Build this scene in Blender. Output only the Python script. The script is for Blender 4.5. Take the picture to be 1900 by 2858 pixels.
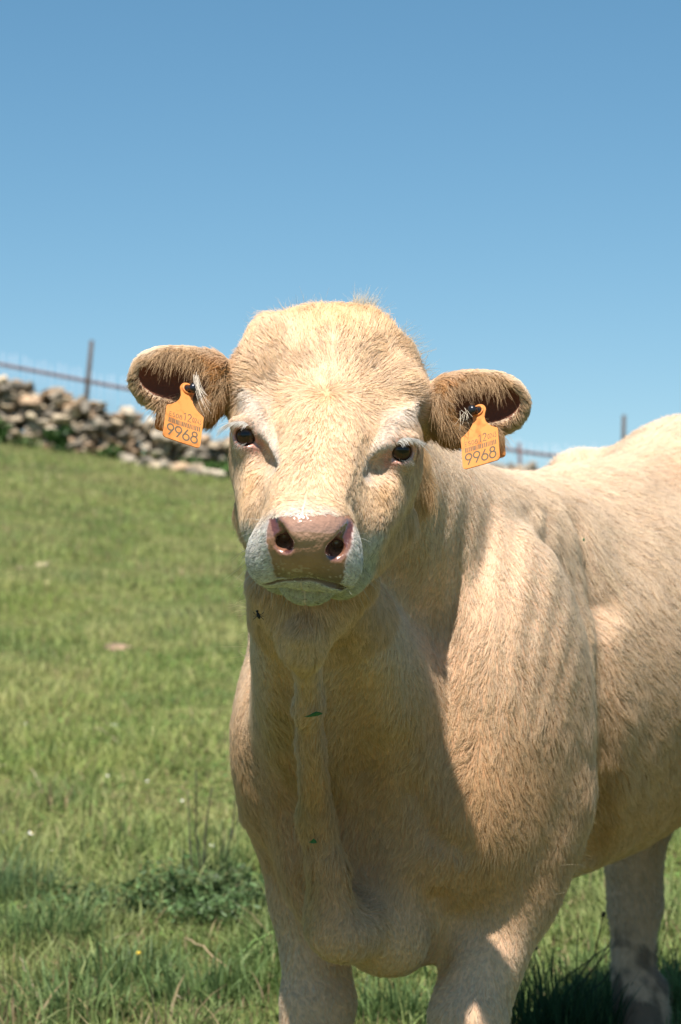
import bpy, math, random, os
import numpy as np
from mathutils import Vector, Matrix

random.seed(7)
RNG = np.random.default_rng(7)
for o in list(bpy.data.objects):
    bpy.data.objects.remove(o)
SC = bpy.context.scene
COL = SC.collection
QUICK = os.environ.get('COW_QUICK', '') == '1'      # bare shapes while sculpting

# ------------------------------------------------------------------ camera, sky, sun
F = 6580.0                      # focal length in pixels of the 1900 x 2858 photograph
cam_d = bpy.data.cameras.new('camera')
cam = bpy.data.objects.new('camera', cam_d)
COL.objects.link(cam)
cam.location = (0, 0, 1.0)
cam.rotation_euler = (math.radians(90), 0, 0)
cam_d.sensor_fit = 'VERTICAL'
cam_d.sensor_height = 36.0
cam_d.lens = F / 2858.0 * 36.0
cam_d.clip_end = 5000
cam_d.dof.use_dof = True
cam_d.dof.focus_distance = 2.84
cam_d.dof.aperture_fstop = 9.0
SC.camera = cam

SUN_EL, SUN_AZ = math.radians(66), math.radians(12)      # azimuth measured from the camera's back towards its left
world = bpy.data.worlds.new("World")
SC.world = world
world.use_nodes = True
wn = world.node_tree
sky = wn.nodes.new('ShaderNodeTexSky')
sky.sky_type = 'NISHITA'
sky.sun_disc = False
# vector pointing to the sun
SUNV = Vector((-math.sin(SUN_AZ) * math.cos(SUN_EL), -math.cos(SUN_AZ) * math.cos(SUN_EL), math.sin(SUN_EL)))
sky.sun_elevation = SUN_EL
sky.sun_rotation = math.atan2(SUNV.x, SUNV.y)
sky.altitude = 900
sky.air_density = 1.0
sky.dust_density = 0.6
sky.ozone_density = 1.3
bg = wn.nodes['Background']
hsv = wn.nodes.new('ShaderNodeHueSaturation')
hsv.inputs['Saturation'].default_value = 1.2
hsv.inputs['Hue'].default_value = 0.484
stc = wn.nodes.new('ShaderNodeTexCoord')
sad = wn.nodes.new('ShaderNodeVectorMath'); sad.operation = 'ADD'; sad.inputs[1].default_value = (0, 0, .07)
snm = wn.nodes.new('ShaderNodeVectorMath'); snm.operation = 'NORMALIZE'
wn.links.new(stc.outputs['Generated'], sad.inputs[0]); wn.links.new(sad.outputs[0], snm.inputs[0]); wn.links.new(snm.outputs[0], sky.inputs['Vector'])
wn.links.new(sky.outputs[0], hsv.inputs['Color'])
wn.links.new(hsv.outputs[0], bg.inputs[0])
bg.inputs[1].default_value = 0.069
sun_d = bpy.data.lights.new('sun', 'SUN')
sun_d.energy = 4.8
sun_d.angle = math.radians(0.53)
sun_d.color = (1.0, 0.95, 0.89)
sun = bpy.data.objects.new('sun', sun_d)
COL.objects.link(sun)
sun.location = SUNV * 30
sun.rotation_euler = SUNV.to_track_quat('Z', 'Y').to_euler()
SC.view_settings.view_transform = 'Standard'
SC.view_settings.look = 'None'
SC.view_settings.exposure = 0.87
SC.view_settings.gamma = 1.0
SC.cycles.max_bounces = 8
SC.cycles.transparent_max_bounces = 8


# ------------------------------------------------------------------ helpers
def P(px, py, d):
    """point at distance d in front of the camera seen at pixel (px, py) of the photograph"""
    return np.array([(px - 950.0) / F * d, d, 1.0 - (py - 1429.0) / F * d])


def tag(o, label=None, cat=None, group=None, kind=None):
    if label: o['label'] = label
    if cat: o['category'] = cat
    if group: o['group'] = group
    if kind: o['kind'] = kind
    return o


def empty(name, loc=(0, 0, 0)):
    o = bpy.data.objects.new(name, None)
    o.empty_display_size = 0.05
    o.location = loc
    COL.objects.link(o)
    return o


def mesh_obj(name, verts, faces, mat=None, parent=None, smooth=True):
    me = bpy.data.meshes.new(name)
    verts = np.asarray(verts, dtype=np.float32)
    if isinstance(faces, np.ndarray):
        n, k = faces.shape
        me.vertices.add(len(verts))
        me.vertices.foreach_set('co', verts.ravel())
        me.loops.add(n * k)
        me.loops.foreach_set('vertex_index', faces.astype(np.int32).ravel())
        me.polygons.add(n)
        me.polygons.foreach_set('loop_start', np.arange(0, n * k, k, dtype=np.int32))
        me.update(calc_edges=True)
    else:
        me.from_pydata([tuple(map(float, v)) for v in verts], [], faces)
    me.validate()
    if smooth:
        me.polygons.foreach_set('use_smooth', np.ones(len(me.polygons), dtype=bool))
    if mat: me.materials.append(mat)
    o = bpy.data.objects.new(name, me)
    COL.objects.link(o)
    if parent is not None:
        o.parent = parent
        o.matrix_parent_inverse = Matrix.Translation(-Vector(parent.location))
    return o


def add_attr(me, name, arr, domain='POINT'):
    arr = np.asarray(arr, dtype=np.float32)
    if arr.ndim == 1:
        a = me.attributes.new(name, 'FLOAT', domain)
        a.data.foreach_set('value', arr)
    else:
        a = me.attributes.new(name, 'FLOAT_COLOR', domain)
        a.data.foreach_set('color', np.concatenate([arr, np.ones((len(arr), 1), np.float32)], 1).ravel())


def _hash(ix, iy, iz, s=0):
    h = (ix * 374761393 + iy * 668265263 + iz * 2147483647 + s * 974711) & 0x7fffffff
    h = ((h ^ (h >> 13)) * 1274126177) & 0x7fffffff
    h = ((h ^ (h >> 16)) * 668265263) & 0x7fffffff
    return ((h ^ (h >> 15)) & 0xffffff) / float(0xffffff)


def vnoise(p, scale, seed=0):
    """smooth value noise, -1..1"""
    q = np.asarray(p, dtype=np.float64) * scale
    i = np.floor(q).astype(np.int64)
    f = q - i
    f = f * f * (3 - 2 * f)
    r = np.zeros(len(q))
    for dx in (0, 1):
        wx = f[:, 0] if dx else 1 - f[:, 0]
        for dy in (0, 1):
            wy = f[:, 1] if dy else 1 - f[:, 1]
            for dz in (0, 1):
                wz = f[:, 2] if dz else 1 - f[:, 2]
                r += wx * wy * wz * _hash(i[:, 0] + dx, i[:, 1] + dy, i[:, 2] + dz, seed)
    return r * 2 - 1


def vnoise3(p, scale, seed=0):
    return np.stack([vnoise(p, scale, seed + k * 17) for k in range(3)], 1)


def sstep(x, a, b):
    t = np.clip((x - a) / (b - a), 0, 1)
    return t * t * (3 - 2 * t)


def norm(v):
    return v / np.maximum(np.linalg.norm(v, axis=-1, keepdims=True), 1e-9)

# ------------------------------------------------------------------ materials for the setting
def mat_new(name):
    m = bpy.data.materials.new(name)
    m.use_nodes = True
    nt = m.node_tree
    return m, nt, nt.nodes['Principled BSDF']


def simple_mat(name, col, rough=.7, sp=.3, metal=0, noise=0, scale=40):
    m, nt, bs = mat_new(name)
    bs.inputs['Roughness'].default_value = rough
    bs.inputs['Specular IOR Level'].default_value = sp
    bs.inputs['Metallic'].default_value = metal
    if noise:
        tc = nt.nodes.new('ShaderNodeTexCoord')
        nz = nt.nodes.new('ShaderNodeTexNoise'); nz.inputs['Scale'].default_value = scale; nz.inputs['Detail'].default_value = 6
        nt.links.new(tc.outputs['Object'], nz.inputs['Vector'])
        cr = nt.nodes.new('ShaderNodeMix'); cr.data_type = 'RGBA'
        cr.inputs['A'].default_value = (*[c * (1 - noise) for c in col], 1)
        cr.inputs['B'].default_value = (*[min(1, c * (1 + noise)) for c in col], 1)
        nt.links.new(nz.outputs[0], cr.inputs['Factor'])
        nt.links.new(cr.outputs['Result'], bs.inputs['Base Color'])
    else:
        bs.inputs['Base Color'].default_value = (*col, 1)
    return m


def attr_mat(name, attr='col', rough=.6, sp=.25, transl=0.0, backface=False):
    m, nt, bs = mat_new(name)
    a = nt.nodes.new('ShaderNodeAttribute'); a.attribute_name = attr
    nt.links.new(a.outputs['Color'], bs.inputs['Base Color'])
    bs.inputs['Roughness'].default_value = rough
    bs.inputs['Specular IOR Level'].default_value = sp
    if transl:
        tr = nt.nodes.new('ShaderNodeBsdfTranslucent')
        nt.links.new(a.outputs['Color'], tr.inputs['Color'])
        ms = nt.nodes.new('ShaderNodeMixShader'); ms.inputs[0].default_value = transl
        nt.links.new(bs.outputs[0], ms.inputs[1]); nt.links.new(tr.outputs[0], ms.inputs[2])
        nt.links.new(ms.outputs[0], nt.nodes['Material Output'].inputs['Surface'])
    return m


def uv_ball(c, rad, axis, nu=32, nv=20, cap=math.pi):
    ax = norm(np.asarray(axis, float)); u = norm(np.cross(ax, [0, 0, 1.0] if abs(ax[2]) < .95 else [0, 1.0, 0])); v = np.cross(ax, u)
    V = [c + ax * rad[2]]
    for j in range(1, nv + 1):
        th = cap * j / nv
        for i in range(nu):
            ph = 2 * math.pi * i / nu
            V.append(c + (u * math.cos(ph) * rad[0] + v * math.sin(ph) * rad[1]) * math.sin(th) + ax * math.cos(th) * rad[2])
    Fc = [(0, 1 + i, 1 + (i + 1) % nu) for i in range(nu)]
    for j in range(nv - 1):
        for i in range(nu):
            a = 1 + j * nu + i; b = 1 + j * nu + (i + 1) % nu
            Fc.append((a, a + nu, b + nu, b))
    return np.array(V), Fc


# ------------------------------------------------------------------ the hillside
def base_at_wall(x):
    return np.interp(x, [-60, -12, -4.8, -3, -1.55, 0, 2.4, 9, 60], [3.6, 2.75, 1.95, 1.74, 1.50, 1.36, 1.22, 1.18, 1.15])


def ground_z(x, y):
    x = np.asarray(x, float); y = np.asarray(y, float)
    w = sstep(y, 4, 34) * .55 + .45 * np.clip((y - 4) / 30, 0, 1) ** 1.5
    z = -.085 + .040 * (np.clip(y, -40, 33) - 3.2) + (base_at_wall(x) - 1.107) * w
    z = z - .004 * np.clip(y - 45, 0, 1e4) + .03 * np.clip(y - 33, 0, 12)
    p = np.stack([x, y, np.zeros_like(x)], -1).reshape(-1, 3)
    b = (vnoise(p, .45, 3) * .035 + vnoise(p, 1.7, 4) * .012 + vnoise(p, 5.0, 6) * .006).reshape(x.shape)
    return z + b * sstep(np.abs(y - 3.8), .2, 2.2)


def on_ground(px, py):
    """the point of the hillside seen at a pixel"""
    lo, hi = 2.2, 33.0
    for d in np.linspace(2.2, 33.0, 1200):
        q = P(px, py, d)
        if q[2] <= ground_z(q[0], q[1]): return q
    q = P(px, py, 32.5)
    return np.array([q[0], q[1], float(ground_z(q[0], q[1]))])


def axis_steps(lims):
    out = []
    for a, b, st in lims: out += list(np.arange(a, b, st))
    return np.array(out + [lims[-1][1]])


gx = axis_steps([(-600, -60, 60), (-60, -12, 4), (-12, -3, .5), (-3, 3, .10), (3, 12, .5), (12, 60, 4), (60, 600, 60)])
gy = axis_steps([(-300, -20, 40), (-20, 2, 1.0), (2, 12, .10), (12, 36, .4), (36, 100, 6), (100, 900, 80)])
GX, GY = np.meshgrid(gx, gy, indexing='ij')
GZ = ground_z(GX, GY)
nx, ny = GX.shape
ii = np.arange(nx * ny).reshape(nx, ny)
fc = np.stack([ii[:-1, :-1], ii[1:, :-1], ii[1:, 1:], ii[:-1, 1:]], -1).reshape(-1, 4)
m_gr, nt, bs = mat_new('pasture_soil')
bs.inputs['Roughness'].default_value = .95
bs.inputs['Specular IOR Level'].default_value = .1
tc = nt.nodes.new('ShaderNodeTexCoord')
n1 = nt.nodes.new('ShaderNodeTexNoise'); n1.inputs['Scale'].default_value = 1.3; n1.inputs['Detail'].default_value = 8
n2 = nt.nodes.new('ShaderNodeTexNoise'); n2.inputs['Scale'].default_value = 22; n2.inputs['Detail'].default_value = 8
for n_ in (n1, n2): nt.links.new(tc.outputs['Object'], n_.inputs['Vector'])
r1 = nt.nodes.new('ShaderNodeValToRGB')
r1.color_ramp.elements[0].position = .35; r1.color_ramp.elements[0].color = (.075, .105, .030, 1)
r1.color_ramp.elements[1].position = .70; r1.color_ramp.elements[1].color = (.150, .145, .060, 1)
nt.links.new(n1.outputs[0], r1.inputs[0])
r2 = nt.nodes.new('ShaderNodeValToRGB')
r2.color_ramp.elements[0].position = .35; r2.color_ramp.elements[0].color = (.55, .6, .5, 1)
r2.color_ramp.elements[1].position = .65; r2.color_ramp.elements[1].color = (1.25, 1.2, 1.1, 1)
nt.links.new(n2.outputs[0], r2.inputs[0])
mm = nt.nodes.new('ShaderNodeMix'); mm.data_type = 'RGBA'; mm.blend_type = 'MULTIPLY'; mm.inputs['Factor'].default_value = 1
nt.links.new(r1.outputs[0], mm.inputs['A']); nt.links.new(r2.outputs[0], mm.inputs['B'])
nt.links.new(mm.outputs['Result'], bs.inputs['Base Color'])
bp = nt.nodes.new('ShaderNodeBump'); bp.inputs['Strength'].default_value = .6; bp.inputs['Distance'].default_value = .03
nt.links.new(n2.outputs[0], bp.inputs['Height']); nt.links.new(bp.outputs[0], bs.inputs['Normal'])
hill = mesh_obj('hillside', np.stack([GX, GY, GZ], -1).reshape(-1, 3), fc, m_gr)
tag(hill, 'grassy hillside rising to the stone wall', None, None, 'structure')
del hill['label']

# ------------------------------------------------------------------ grass
M_GRASS = attr_mat('grass_blade', 'col', .55, .22, .42)
G_A = np.array([.265, .335, .085]); G_B = np.array([.43, .415, .17]); G_C = np.array([.13, .205, .075])
G_D = np.array([.36, .29, .15]); G_E = np.array([.19, .145, .075])


def blades(x, y, h, w, rng, bend=.5, col=None):
    """one curved blade of grass per point: 7 vertices, 3 quads"""
    N = len(x)
    z = ground_z(x, y) - .004
    az = rng.random(N) * 2 * math.pi
    dx, dy = np.cos(az), np.sin(az)
    fa = az + math.pi / 2 + rng.normal(0, .5, N)
    wx, wy = np.cos(fa) * w * .5, np.sin(fa) * w * .5
    ln = bend * np.abs(rng.normal(.6, .45, N))
    base = np.stack([x, y, z], 1)
    V = np.zeros((N, 8, 3))
    for k, t in enumerate((0, .4, .75, 1.0)):
        c = base + np.stack([dx * ln * h * t * t, dy * ln * h * t * t, h * (t - .35 * np.clip(ln, 0, 1.4) * t * t)], 1)
        wid = (1.0, .9, .6, .12)[k]
        s = np.stack([wx * wid, wy * wid, np.zeros(N)], 1)
        V[:, 2 * k] = c - s; V[:, 2 * k + 1] = c + s
    f = np.array([[0, 1, 3, 2], [2, 3, 5, 4], [4, 5, 7, 6]])
    Fc = (np.arange(N)[:, None, None] * 8 + f[None]).reshape(-1, 4)
    return V.reshape(-1, 3), Fc, np.repeat(col, 8, 0)


def grass_colour(x, y, rng):
    N = len(x)
    p = np.stack([x, y, np.zeros(N)], 1)
    a = vnoise(p, 1.1, 81)[:, None]; b = vnoise(p, 3.5, 82)[:, None]; c_ = vnoise(p, .5, 83)[:, None]
    u = np.clip(.5 + .45 * a + .3 * b + rng.normal(0, .25, (N, 1)), 0, 1)
    col = G_A * (1 - u) + G_B * u
    k = np.clip(.15 - .6 * b + .3 * c_ + rng.normal(0, .15, (N, 1)), 0, .8)
    col = col * (1 - k) + G_C * k
    lush = sstep(-y, -7.2, -5.6)[:, None] * .55
    col = col * (1 - lush) + np.array([.13, .195, .065]) * lush
    dry = rng.random(N) < (.08 + .25 * sstep(c_[:, 0] + a[:, 0] * .6, .0, .7) + .10 * sstep(y, 8, 20))
    t = rng.random((N, 1))
    col[dry] = (G_D * t + G_E * (1 - t))[dry]
    return col * np.exp(rng.normal(0, .16, (N, 1)))


rng = np.random.default_rng(5)
parts = []
# (y range, blades per square metre, height, width)
for y0, y1, dn, h, w in ((2.6, 4.0, 3200, .055, .0040), (4.0, 6.0, 13000, .054, .0042), (6.0, 9.0, 6500, .046, .0048), (9, 14, 3600, .042, .0050),
                         (14, 22, 1700, .042, .0068), (22, 33.2, 800, .050, .010)):
    ym = y1
    hw = .230 * y1 + 1.1
    A = 2 * hw * (y1 - y0)
    N = int(A * dn * (.25 if QUICK else 1))
    x = rng.uniform(-hw, hw, N) ; y = rng.uniform(y0, y1, N)
    ex_ = np.abs(x) - (.150 * y + .55)                 # thins out beyond what the photograph frames
    keep = (np.abs(x) < .230 * y + 1.1) & (rng.random(N) < np.where(ex_ < 0, 1, .45))
    x, y = x[keep], y[keep]
    p = np.stack([x, y, np.zeros(len(x))], 1)
    tall = np.clip(1 + .55 * vnoise(p, 2.2, 91) + .45 * vnoise(p, 7, 92), .3, 2.2)
    keep = rng.random(len(x)) < np.clip(.65 + .5 * vnoise(p, 4.5, 93) + .35 * vnoise(p, 14, 94), .2, 1)
    x, y, tall = x[keep], y[keep], tall[keep]
    N = len(x)
    hh = h * tall * np.exp(rng.normal(0, .35, N))
    parts.append(blades(x, y, hh, w * np.exp(rng.normal(0, .25, N)), rng, .9, grass_colour(x, y, rng)))
off = 0; VV, FF, CC = [], [], []
for v, f, c in parts:
    VV.append(v); FF.append(f + off); CC.append(c); off += len(v)
gv = np.concatenate(VV); gf = np.concatenate(FF); gc = np.concatenate(CC)
print('grass blades', len(gv) // 8)
grass = mesh_obj('grass', gv, gf, M_GRASS)
add_attr(grass.data, 'col', np.clip(gc, 0, 1))
tag(grass, None, None, None, 'stuff')

# small round-leaved herbs between the blades
rng = np.random.default_rng(6)
N = 9000 if QUICK else 60000
y = 3.6 + 9 * rng.random(N) ** 1.5
x = rng.uniform(-1, 1, N) * (.15 * y + .5)
p = np.stack([x, y, np.zeros(N)], 1)
keep = rng.random(N) < np.clip(.3 + .9 * vnoise(p, 2.5, 95) + .4 * vnoise(p, 9, 96), .02, 1)
x, y = x[keep], y[keep]; N = len(x)


def leaf_cloud(c, size, rng, nrm_up=.8, ell_=1.6):
    """small pointed leaves (two quads folded on the midrib) at centres c"""
    N = len(c)
    a = norm(rng.normal(0, 1, (N, 3)) + np.array([0, 0, .15]))
    up = norm(rng.normal(0, 1, (N, 3)) * (1 - nrm_up) + np.array([0, 0, 1.0]) * nrm_up)
    a = norm(a - up * (a * up).sum(1)[:, None] + up * rng.normal(.2, .25, (N, 1)))
    b = norm(np.cross(up, a)); n = np.cross(a, b)
    s = size[:, None]
    V = np.stack([c - a * s * ell_ * .5, c + b * s * .42 + n * s * .14 - a * s * .1, c + b * s * .34 + n * s * .12 + a * s * .32,
                  c + a * s * ell_ * .55, c - b * s * .34 + n * s * .12 + a * s * .32, c - b * s * .42 + n * s * .14 - a * s * .1], 1)
    f = np.array([[0, 1, 2, 3], [0, 3, 4, 5]])
    Fc = (np.arange(N)[:, None, None] * 6 + f[None]).reshape(-1, 4)
    return V.reshape(-1, 3), Fc


z = ground_z(x, y) + .006 + .022 * rng.random(N)
v, f = leaf_cloud(np.stack([x, y, z], 1), .007 * np.exp(rng.normal(0, .3, N)) * (1 + .06 * y), rng)
herbs = mesh_obj('ground_cover', v, f, M_GRASS)
col = np.array([.11, .19, .05]) * np.exp(rng.normal(0, .25, (N, 1))) + np.array([.06, .04, .01]) * rng.random((N, 1))
add_attr(herbs.data, 'col', np.repeat(np.clip(col, 0, 1), 6, 0))
tag(herbs, None, None, None, 'stuff')

# ------------------------------------------------------------------ dry-stone wall
def ico(sub):
    import bmesh
    bm = bmesh.new(); bmesh.ops.create_icosphere(bm, subdivisions=sub, radius=1.0)
    v = np.array([q.co[:] for q in bm.verts]); f = np.array([[w.index for w in q.verts] for q in bm.faces])
    bm.free(); return v, f


IV, IF = ico(3)
IVB = np.sign(IV) * np.abs(IV) ** .5
IVB = IVB / np.abs(IVB).max()


def rock(c, size, rng, seed, rotz=None, tilt=.25):
    """one weathered boulder: rounded block with broken faces"""
    v = IVB * 1.0
    for _ in range(9):                                    # chip flat faces off
        n = norm(rng.normal(0, 1, 3)); lim = rng.uniform(.55, .92)
        d = v @ n - lim
        v = v - np.outer(np.clip(d, 0, None), n)
    v = v * (1 + .10 * vnoise(v + float(seed) * 3.1, 1.8, 7)[:, None] + .05 * vnoise(v + seed, 5, 8)[:, None])
    v = v * np.asarray(size) * .5
    R_ = Matrix.Rotation(rng.uniform(-3, 3) if rotz is None else rotz + rng.normal(0, .15), 3, 'Z') @ Matrix.Rotation(rng.normal(0, tilt), 3, 'Y') @ Matrix.Rotation(rng.normal(0, tilt * .6), 3, 'X')
    v = v @ np.array(R_).T
    return v + c


def stone_colour(rng):
    base = [np.array([.34, .27, .19]), np.array([.42, .34, .24]), np.array([.27, .23, .18]), np.array([.46, .39, .30]), np.array([.36, .25, .16]), np.array([.22, .19, .15])][rng.integers(0, 6)]
    return base * math.exp(rng.normal(.02, .16))


m_stone, nt, bs = mat_new('granite')
a_ = nt.nodes.new('ShaderNodeAttribute'); a_.attribute_name = 'col'
tc = nt.nodes.new('ShaderNodeTexCoord')
n1 = nt.nodes.new('ShaderNodeTexNoise'); n1.inputs['Scale'].default_value = 9; n1.inputs['Detail'].default_value = 8
nt.links.new(tc.outputs['Object'], n1.inputs['Vector'])
cr = nt.nodes.new('ShaderNodeValToRGB')
cr.color_ramp.elements[0].position = .32; cr.color_ramp.elements[0].color = (.35, .34, .33, 1)
cr.color_ramp.elements[1].position = .66; cr.color_ramp.elements[1].color = (1.35, 1.32, 1.25, 1)
nt.links.new(n1.outputs[0], cr.inputs[0])
mx = nt.nodes.new('ShaderNodeMix'); mx.data_type = 'RGBA'; mx.blend_type = 'MULTIPLY'; mx.inputs['Factor'].default_value = 1
nt.links.new(a_.outputs['Color'], mx.inputs['A']); nt.links.new(cr.outputs[0], mx.inputs['B'])
nt.links.new(mx.outputs['Result'], bs.inputs['Base Color']); bs.inputs['Roughness'].default_value = .92
bp = nt.nodes.new('ShaderNodeBump'); bp.inputs['Strength'].default_value = .7; bp.inputs['Distance'].default_value = .04
nt.links.new(n1.outputs[0], bp.inputs['Height']); nt.links.new(bp.outputs[0], bs.inputs['Normal'])

WALL_Y = 33.6


def wall_top(x):
    return np.interp(x, [-14, -9, -4.8, -4.2, -3.6, -3, -2.6, -2.2, -1.9, -1.5, 0, 2.5, 14], [3.9, 3.4, 2.80, 2.74, 2.52, 2.38, 2.28, 2.14, 2.02, 1.92, 1.76, 1.60, 1.5])


rng = np.random.default_rng(11)
wv, wf, wc, off = [], [], [], 0
x = -12.0
while x < 11:
    w0 = rng.uniform(.14, .29)
    zt = float(wall_top(x)) + rng.normal(0, .05)
    for row_y in (0.0, .16, .34):
        z = float(ground_z(x, WALL_Y)) - .05
        xx = x + rng.normal(0, .03) + (.5 * w0 if row_y == .16 else 0)
        while z < zt - .04:
            h = rng.uniform(.07, .145)
            ww = w0 * rng.uniform(.55, 1.25)
            v = rock(np.array([xx + rng.normal(0, .06), WALL_Y + row_y + rng.normal(0, .05), z + h / 2]), (ww * 1.18, rng.uniform(.28, .42), h * 1.28), rng, len(wv), rotz=0, tilt=.22)
            wv.append(v); wf.append(IF + off); off += len(v); wc.append(np.tile(stone_colour(rng), (len(v), 1)))
            z += h * .93
    x += w0 * .82
wall = mesh_obj('stone_wall', np.concatenate(wv), np.concatenate(wf), m_stone)
add_attr(wall.data, 'col', np.concatenate(wc))
tag(wall, 'rough dry stone wall of piled brown boulders along the top of the field', 'stone wall')

# rubble fallen from the wall
spots = [(352, 1262, .26, .17), (392, 1276, .17, .12), (430, 1290, .24, .16), (478, 1282, .20, .13), (545, 1306, .30, .15), (415, 1256, .30, .20),
         (500, 1262, .34, .18), (590, 1286, .36, .16), (610, 1325, .22, .12), (455, 1262, .20, .18), (555, 1272, .26, .2)]
rng = np.random.default_rng(12)
desc = ['broad pale boulder fallen below the wall near the left ear tag', 'small stone lying in grass just right of the first fallen boulder', 'brown boulder in grass directly below the left ear tag',
        'squat grey stone in grass right of the brown fallen boulder', 'flat pale stone furthest down the slope left of the cheek', 'tall rounded boulder leaning on the wall foot under the left tag',
        'wide grey slab against the wall foot left of the left eye', 'dark flat slab at the wall foot touching the cow cheek outline', 'small stone half hidden by the cheek at the grass edge',
        'rounded stone wedged between boulders under the left tag corner', 'blocky stone behind the slabs left of the left eye']
for k, (px, py, w, h) in enumerate(spots):
    d = 32.4 - k % 3 * .25
    q = P(px, py, d)
    zz = float(ground_z(q[0], d))
    c = np.array([q[0], d, zz + h * .35])
    v = rock(c, (w, w * .8, h), rng, 50 + k)
    o = mesh_obj('boulder', v - c, IF, m_stone)
    o.location = c
    add_attr(o.data, 'col', np.tile(stone_colour(rng) * 1.15, (len(v), 1)))
    tag(o, desc[k], 'boulder', 'stones fallen from the wall')


# ------------------------------------------------------------------ rusty fence behind the wall
def tube(path, rad, seg=8):
    path = np.asarray(path, float); rad = np.broadcast_to(np.asarray(rad, float), (len(path),))
    V, Fc = [], []
    for k, p in enumerate(path):
        t = norm(path[min(k + 1, len(path) - 1)] - path[max(k - 1, 0)])
        ref = np.array([0, 0, 1.0]) if abs(t[2]) < .9 else np.array([1.0, 0, 0])
        u = norm(np.cross(t, ref)); w = np.cross(t, u)
        for j in range(seg):
            a = 2 * math.pi * j / seg
            V.append(p + (u * math.cos(a) + w * math.sin(a)) * rad[k])
    for k in range(len(path) - 1):
        for j in range(seg):
            Fc.append((k * seg + j, k * seg + (j + 1) % seg, (k + 1) * seg + (j + 1) % seg, (k + 1) * seg + j))
    Fc.append(tuple(range(seg))[::-1]); Fc.append(tuple((len(path) - 1) * seg + j for j in range(seg)))
    return V, Fc


def join(list_):
    V, Fc = [], []
    for v, f in list_:
        o = len(V); V += list(v); Fc += [tuple(i + o for i in q) for q in f]
    return np.array(V), Fc


m_rust = simple_mat('rusty_iron', (.13, .065, .05), .8, .3, 0, .5, 30)
m_zinc = simple_mat('galvanised_wire', (.42, .45, .50), .5, .5, .3)
m_post = simple_mat('weathered_post', (.085, .060, .045), .85, .3, 0, .4, 20)
FY = 34.6


def rail_z(x):
    q = [(-400, 948), (0, 1017), (430, 1100), (1000, 1195), (1400, 1252), (1500, 1268), (1740, 1288), (2600, 1340)]
    return np.interp(x, [(a - 950) / F * FY for a, b in q], [1 - (b - 1429) / F * FY for a, b in q])


fence = empty('iron_fence', (0, FY, 1.5))
tag(fence, 'rusty iron fence with thin pale wires standing behind the stone wall', 'fence')
xs = np.arange(-8, 9, .5)
V, Fc = tube([(a, FY, float(rail_z(a))) for a in xs], .026)
mesh_obj('rail', V, Fc, m_rust, fence)
V, Fc = tube([(a, FY, float(rail_z(a)) - .55) for a in xs], .012)
mesh_obj('rail', V, Fc, m_rust, fence)
pk = []
rng = np.random.default_rng(3)
for a in np.arange(-7.4, 8.0, .102):
    zr = float(rail_z(a)); a_ = a + rng.normal(0, .006)
    pk.append(tube([(a_, FY - .02, zr - .75), (a_ + rng.normal(0, .01), FY - .02, zr + .17 + rng.normal(0, .02))], .0050, 5))
V, Fc = join(pk)
mesh_obj('wires', V, Fc, m_zinc, fence)
for (xb, yb), (xt, yt), r_ in (((222, 1190), (256, 950), .038), ((1733, 1330), (1741, 1158), .035), ((1450, 1330), (1449, 1236), .026), ((-330, 1100), (-310, 850), .038)):
    b_, t_ = P(xb, yb, FY - .06), P(xt, yt, FY - .06)
    b_[2] -= .4
    V, Fc = tube([b_, b_ * .5 + t_ * .5 + np.array([.01, 0, 0]), t_], [r_, r_ * .95, r_ * .8], 8)
    mesh_obj('post', V, Fc, m_post if r_ > .03 else m_rust, fence)


# ------------------------------------------------------------------ green shrubs at the wall's foot
M_LEAF = attr_mat('shrub_leaf', 'col', .5, .3, .25)
m_stem = simple_mat('plant_stem', (.12, .13, .05), .8)


def shrub(px, py, w, h, n, label, col, group, leaf=.05, d=32.9, name='shrub'):
    rng = np.random.default_rng(int(px) + 50)
    q = P(px, py, d)
    c = np.array([q[0], d, float(ground_z(q[0], d))])
    t = empty(name, tuple(c))
    tag(t, label, 'shrub', group)
    st, pts = [], []
    for k in range(9):
        tip = c + np.array([rng.normal(0, w * .3), rng.normal(0, w * .2), h * rng.uniform(.55, 1)])
        mid = (c + tip) / 2 + rng.normal(0, w * .06, 3)
        st.append(tube([c, mid, tip], [.008, .006, .003], 5))
        for _ in range(n // 9):
            s = rng.uniform(.15, 1.05)
            b_ = c * (1 - s) ** 2 + mid * 2 * s * (1 - s) + tip * s * s
            pts.append(b_ + rng.normal(0, w * .10, 3))
    V, Fc = join(st)
    mesh_obj('stem', V, Fc, m_stem, t)
    pts = np.array(pts); pts[:, 2] = np.maximum(pts[:, 2], c[2] + .01)
    v, f = leaf_cloud(pts, leaf * np.exp(rng.normal(0, .3, len(pts))), rng, .5)
    o = mesh_obj('leaves', v, f, M_LEAF, t)
    cc = np.array(col) * np.exp(rng.normal(0, .25, (len(pts), 1)))
    add_attr(o.data, 'col', np.repeat(np.clip(cc, 0, 1), 6, 0))
    return t


GS = 'green shrubs at the foot of the stone wall'
shrub(168, 1238, .26, .38, 500, 'dark green leafy shrub against the stone wall below the leaning post', (.045, .10, .022), GS)
shrub(-2, 1225, .30, .34, 400, 'green shrub at the left edge of the field against the wall', (.07, .14, .03), GS)
shrub(305, 1258, .30, .14, 240, 'low green weeds at the wall foot right of the dark shrub', (.07, .13, .03), GS)
shrub(535, 1268, .40, .16, 300, 'low green weeds among the fallen stones beside the cheek', (.07, .14, .03), GS)
shrub(600, 1345, .5, .16, 400, 'spreading green weeds downhill of the fallen stones', (.08, .15, .035), GS)
shrub(60, 1240, .4, .10, 200, 'thin low weeds between the left edge and the dark shrub', (.09, .14, .04), GS)


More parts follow.
